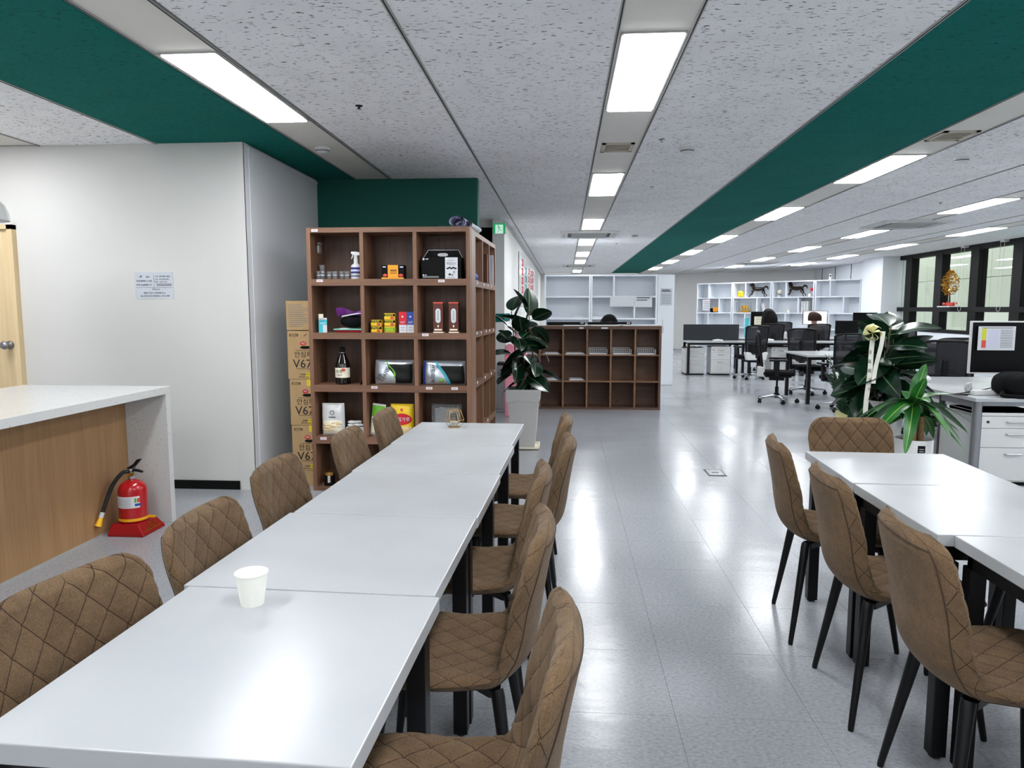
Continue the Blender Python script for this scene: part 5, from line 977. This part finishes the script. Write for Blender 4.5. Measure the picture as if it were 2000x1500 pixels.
# ================================================================== far angled shelves and ornaments
SX, SY, SA = 4.22, 23.35, math.atan2(19.75 - 23.35, 8.05 - 4.22); SLV = [.03, .45, .89, 1.335, 1.795, 2.25]
for k in range(4):
    c, s = math.cos(SA), math.sin(SA); o = k * 1.275
    dv = [(.42, 1.795, 2.25), (.8, 1.335, 1.795), (.42, .89, 1.335), (.8, .45, .89)]
    whiteshelf('white open shelf along the far office wall, %s' % ['leftmost unit', 'second unit with the left horse', 'third unit with the right horse', 'rightmost unit by the pillar'][k], (SX + o * c, SY + o * s, 0), SA, 1.25, 2.25, .36, SLV, dv)
def onshelf(name, label, cat, x, z, y=.12, rz=0): c, s = math.cos(SA), math.sin(SA); return thing(name, label, cat, (SX + x * c - y * s, SY + x * s + y * c, z), SA + rz, 'ornaments on the far shelves')
def horse(label, x):
    r = onshelf('horse_figurine', label, 'figurine', x, 1.795, .14)
    b = catmull([(-.17, 0, .255), (-.1, 0, .25), (0, 0, .235), (.12, 0, .25), (.17, 0, .24)], 4); MB().tube(b, [.03 + .03 * math.sin(PI * i / (len(b) - 1)) for i in range(len(b))], 10).tube(catmull([(-.14, 0, .26), (-.19, 0, .33), (-.205, 0, .385), (-.22, 0, .40)], 4), [.048 - .0017 * i for i in range(13)], 8).tube([(-.19, 0, .405), (-.245, 0, .375), (-.28, 0, .35)], [.034, .026, .016], 8).tube([(-.195, 0, .41), (-.19, 0, .45)], [.01, .003], 5).build('body', 'bronze_dark', r, True)
    for p in ([(-.14, .03, .23), (-.22, .03, .18), (-.19, .03, .11), (-.225, .03, .06)], [(-.13, -.03, .23), (-.17, -.03, .12), (-.25, -.03, .05), (-.28, -.03, 0)], [(.15, .03, .23), (.2, .03, .13), (.17, .03, .07), (.22, .03, .0)], [(.14, -.03, .23), (.16, -.03, .12), (.26, -.03, .09), (.30, -.03, .03)]): MB().tube(p, [.03, .017, .012, .012], 7).build('leg', 'bronze_dark', r, True)
    MB().tube(catmull([(.17, 0, .26), (.23, 0, .31), (.30, 0, .29), (.32, 0, .21)], 4), [.014, .02, .024, .026, .028, .028, .027, .026, .024, .02, .016, .01, .005], 8).build('tail', 'bronze_dark', r, True); MB().tube(catmull([(-.185, 0, .43), (-.15, 0, .37), (-.11, 0, .29)], 4), [.01, .018, .024, .026, .026, .022, .018, .012, .006], 6).build('mane', 'bronze_dark', r, True)
horse('dark bronze galloping horse on the far shelf, left one', 2.03); horse('dark bronze galloping horse on the far shelf, right one', 3.22)
r = onshelf('ball_ornament', 'yellow round ornament with dark eyes left of the left horse', 'ornament', 1.47, 1.795); MB().ball((0, 0, .10), .10, 16, 10).build('body', 'yellow_print', r, True); MB().ball((-.035, -.088, .12), .016, 8, 6).ball((.035, -.088, .12), .016, 8, 6).build('eyes', 'matte_black', r, True)
r = onshelf('ship_model', 'golden model ship in a clear case on the far shelf', 'ornament', 1.62, 1.335); B(-.24, .24, -.06, .12, 0, .02).build('base', 'brass', r); MB().prism([(-.2, .1), (-.12, .03), (.12, .03), (.2, .1), (.1, .08), (-.1, .08)], -.06, .0, Matrix.Rotation(PI / 2, 4, 'X')).build('hull', 'gold', r)
for x in (-.06, .04): MB().tube([(x, .03, .08), (x, .03, .24)], .005, 6).build('mast', 'gold', r); MB().grid(lambda u, v, x=x: (x - .05 + .1 * u, .02 - .02 * math.sin(PI * u), .11 + .1 * v), 6, 4).build('sail', 'gold', r, True)
q = MB()
for a in ((-.24, -.06), (.24, -.06), (-.24, .12), (.24, .12)): q.tube([(a[0], a[1], .02), (a[0], a[1], .3)], .004, 5)
q.tube([(-.24, -.06, .3), (.24, -.06, .3), (.24, .12, .3), (-.24, .12, .3), (-.24, -.06, .3)], .004, 5).build('case_frame', 'teal_dark', r)
r = onshelf('leaning_certificate', 'white certificate folder leaning on the far shelf between horse and ship', 'folder', 2.33, 1.335); B(-.11, .0, 0, .02, 0, .3).build('cover', 'white_gloss', r, rot=(0, -.25, 0)); B(-.12, .14, -.05, .12, 0, .02).build('box', 'white_paper', r)
r = onshelf('award_plaque', 'small pale round award left of the right horse', 'ornament', 2.72, 1.795); MB().ball((0, 0, .15), .06, 14, 8, (1, .4, 1)).build('disc', 'cream_print', r, True); B(-.05, .05, -.03, .03, 0, .05).build('base', 'white_plastic', r); B(-.01, .01, -.01, .01, .05, .1).build('stem', 'brass', r)
r = onshelf('flower_vase', 'dark red flower in a small white vase right of the right horse', 'vase', 3.62, 1.795); MB().lathe([(0, 0), (.045, 0), (.05, .05), (.03, .09), (0, .09)], seg=14, cap=False).build('vase', 'white_gloss', r, .6); MB().tube([(0, 0, .09), (.05, 0, .17)], .004, 5).build('stem', 'leaf_zz', r); MB().ball((.06, 0, .2), .05, 9, 6).build('bloom', 'red_print', r)
r = onshelf('white_bottle', 'white bottle on the middle far shelf above the lit monitor', 'bottle', 3.02, 1.335); MB().lathe([(0, 0), (.045, 0), (.045, .09), (.02, .12), (.03, .2), (0, .2)], seg=16, cap=False).build('bottle', 'white_gloss', r, .6); MB().lathe([(.046, .02), (.046, .07)], seg=16, cap=False).build('label', 'cream_print', r)
for k in range(3): r = onshelf('binder', 'white upright binder beside the shelf divider, %s' % ['left', 'middle', 'right'][k], 'binder', 3.43 + .075 * k, 1.335, .08); B(-.033, .033, 0, .24, 0, .33).build('cover', 'white_gloss', r, bevel=.003); B(-.02, .02, -.001, 0, .1, .25).build('spine_label', 'white_paper', r)
r = onshelf('orange_box', 'flat orange and black gift box tilted on the leftmost far shelf', 'box', .62, 1.36, .1); B(-.17, .17, 0, .12, 0, .13).build('box', 'orange_print', r, rot=(0, -.2, 0)); B(-.175, -.07, -.002, .122, .0, .132).build('end_band', 'matte_black', r, rot=(0, -.2, 0))
r = onshelf('printed_sheet', 'white printed sheet hanging on the leftmost far shelf', 'paper', .35, 1.40, -.004); B(-.13, .13, -.002, 0, 0, .34).build('sheet', 'white_paper', r)
for k in range(5): B(-.1, .1, -.0035, -.002, .05 + k * .055, .062 + k * .055).build('print', 'ink_grey' if k < 4 else 'gum_red', r)
r = onshelf('security_camera', 'small white camera standing on top of the rightmost far shelf', 'camera', 4.2, 2.25); MB().lathe([(0, 0), (.05, 0), (.05, .03), (.04, .04), (.045, .16), (0, .17)], seg=16, cap=False).build('body', 'white_gloss', r, .6); MB().ball((0, -.042, .11), .022, 10, 6).build('lens', 'matte_black', r, True)
# ================================================================== window things
r = thing('golden_tree', 'golden leaf tree ornament standing on the window rail', 'ornament', (8.02, 15.62, 1.485)); B(-.12, .1, -.24, .24, 0, .02).build('base', 'white_paper', r); MB().tube([(0, 0, .02), (.01, .01, .18), (0, .02, .34)], [.022, .018, .012], 8).build('trunk', 'brown_leather', r, True); rnd = random.Random(2)
q = MB()
for k in range(420):
    a, t = rnd.random() * 6.28, rnd.random(); rr = .27 * math.sin(PI * (.12 + .86 * t)) ** .7 * rnd.random() ** .4; p = Vector((.5 * rr * math.cos(a), rr * math.sin(a), .26 + .5 * t)); d = Vector((rnd.uniform(-1, 1), rnd.uniform(-1, 1), rnd.uniform(-1, 1))).normalized() * .03; e = d.cross(Vector((rnd.random(), .3, .6))).normalized() * .014; q.add([p - d, p + e, p + d, p - e], [(0, 1, 2, 3)])
q.build('gold_leaves', 'gold', r)['kind'] = 'stuff'; q = MB()
for k in range(60): q.ball((rnd.uniform(-.08, .08), rnd.uniform(-.2, .2), .03 + rnd.random() * .06), .018, 6, 4)
q.build('coral_stones', 'gum_red', r)
for k, y in enumerate((15.30, 13.98)): r = thing('blind_cord', 'looped white blind cord hanging before the window, %s' % ('left' if k == 0 else 'right'), 'cord', (8.06, y, 1.40), 0, 'blind cords'); MB().tube([(0, -.06, 1.315), (0, -.06, .06)] + [(0, .06 * math.cos(a), .06 + .06 * math.sin(a)) for a in [PI + k2 * PI / 8 for k2 in range(1, 8)]] + [(0, .06, .06), (0, .06, 1.315)], .0032, 6).build('cord', 'white_plastic', r); B(-.01, .09, -.065, .065, 1.28, 1.32).build('cord_bracket', 'white_plastic', r)
r = thing('wall_poster', 'colourful blue, green and red poster by the last visible window', 'poster', (8.06, 12.35, .9)); B(0, .01, -.5, .62, 0, 1.5).build('sheet', 'mint', r); B(-.003, 0, -.45, .45, .5, 1.1).build('blue_area', 'blue_print', r); B(-.004, -.001, -.4, .55, .05, .42).build('green_area', 'green_print', r); B(-.005, -.001, .3, .58, .38, .52).build('red_area', 'red_print', r); B(-.004, -.001, .35, .58, 1.0, 1.15).build('yellow_area', 'yellow_print', r)
# ================================================================== people (seated)
def person(label, x, y, rz, hair, cloth, long=False, s=1.0, seat=.0):
    r = thing('person', label, 'person', (x, y, seat), rz, 'people at their desks'); r.scale = (s, s, s)
    V, E, R = [], [], []
    def v(p, rad, par=None):
        V.append(p); R.append(rad)
        if par is not None: E.append((par, len(V) - 1))
        return len(V) - 1
    pel = v((0, 0, .56), .15); w = v((0, .01, .70), .135, pel); ch = v((0, 0, .86), .145, w); sh = v((0, -.01, .98), .11, ch); nk = v((0, .0, 1.06), .055, sh); nk2 = v((0, .015, 1.12), .055, nk); hd = v((0, .025, 1.19), .085, nk2); hd2 = v((0, .02, 1.27), .095, hd); v((0, .01, 1.335), .06, hd2); v((0, .115, 1.205), .016, hd)
    for sg in (-1, 1):
        a = v((sg * .17, -.01, .97), .06, sh); e = v((sg * .23, .06, .73), .047, a); wr = v((sg * .14, .30, .775), .032, e); pm = v((sg * .125, .36, .775), .034, wr)
        for k in range(4): f1 = v((sg * (.10 + .018 * k), .405, .775), .0095, pm); f2 = v((sg * (.10 + .018 * k), .43 - .006 * abs(k - 2), .768), .009, f1); v((sg * (.10 + .018 * k), .445 - .008 * abs(k - 2), .757), .008, f2)
        t1 = v((sg * .092, .365, .768), .011, pm); v((sg * .08, .395, .762), .009, t1)
        hp = v((sg * .09, .03, .54), .10, pel); kn = v((sg * .11, .42, .53), .068, hp); an = v((sg * .11, .40, .11), .042, kn); v((sg * .11, .52, .05), .035, an); v((sg * .09, .015, 1.205), .016, hd2) if False else None
    me = bpy.data.meshes.new('body'); me.from_pydata(V, E, []); me.materials.append(MATS['skin']); o = link('body', me, r)
    m = o.modifiers.new('skin', 'SKIN'); m.use_smooth_shade = True
    for k, sv in enumerate(me.skin_vertices[0].data): sv.radius = (R[k], R[k] * (.8 if k in (0, 1, 2, 3) else 1)); sv.use_root = (k == 0)
    o.modifiers.new('sub', 'SUBSURF').levels = 1
    o.modifiers['sub'].render_levels = 1
    # clothing: a second, slightly larger skin without head and hands
    keep = [k for k, p in enumerate(V) if not (p[2] > 1.04 or (p[1] > .33 and p[2] > .6) or p[2] < .1)]; ix = {k: i for i, k in enumerate(keep)}
    m2 = bpy.data.meshes.new('clothing'); m2.from_pydata([V[k] for k in keep], [(ix[a], ix[b]) for a, b in E if a in ix and b in ix], []); m2.materials.append(MATS[cloth]); c = link('clothing', m2, r); c.modifiers.new('skin', 'SKIN').use_smooth_shade = True
    for i, sv in enumerate(m2.skin_vertices[0].data): k = keep[i]; sv.radius = (R[k] * 1.1 + .006, (R[k] * 1.1 + .006) * (.8 if k in (0, 1, 2, 3) else 1)); sv.use_root = (k == 0)
    c.modifiers.new('sub', 'SUBSURF').levels = 1
    def hfun(u, v_):
        a = u * 2 * PI; b = v_; rr = .148 * math.sin(min(1.0, b * 1.35) * PI / 2) ** .75; z = 1.385 - .20 * b ** 1.6
        if long: z = 1.385 - .36 * b ** 1.6; rr *= 1 + .18 * b
        front = max(0, math.sin(a)); z += front * b * (.16 if not long else .27); k = 1 + .05 * math.sin(a * 9) * b
        return (rr * math.cos(a) * k, -.0 + rr * 1.1 * math.sin(a) * k, z)
    MB().grid(hfun, 40, 14).build('hair', hair, r, True)
    for sg in (-1, 1): MB().ball((sg * .035, .108, 1.245), .011, 8, 6).build('eye', 'ink', r, True); MB().ball((sg * .098, .02, 1.23), .024, 8, 6, (.4, .8, 1.3)).build('ear', 'skin', r, True)
    MB().ball((0, .112, 1.165), .02, 8, 6, (1.3, .4, .35)).build('mouth', 'gum_red', r, True)
person('person with long black hair seated with back to the viewer', 4.80, 17.18, 0, 'hair_black', 'cloth_dark', True, 1.03); person('person with brown hair seated with back to the viewer before a lit screen', 5.83, 17.18, 0, 'hair_brown', 'cloth_dark', False, .985); person('person with dark hair behind the reception monitors, only hair showing', .72, 11.75, PI, 'hair_black', 'cloth_dark', True, .965)
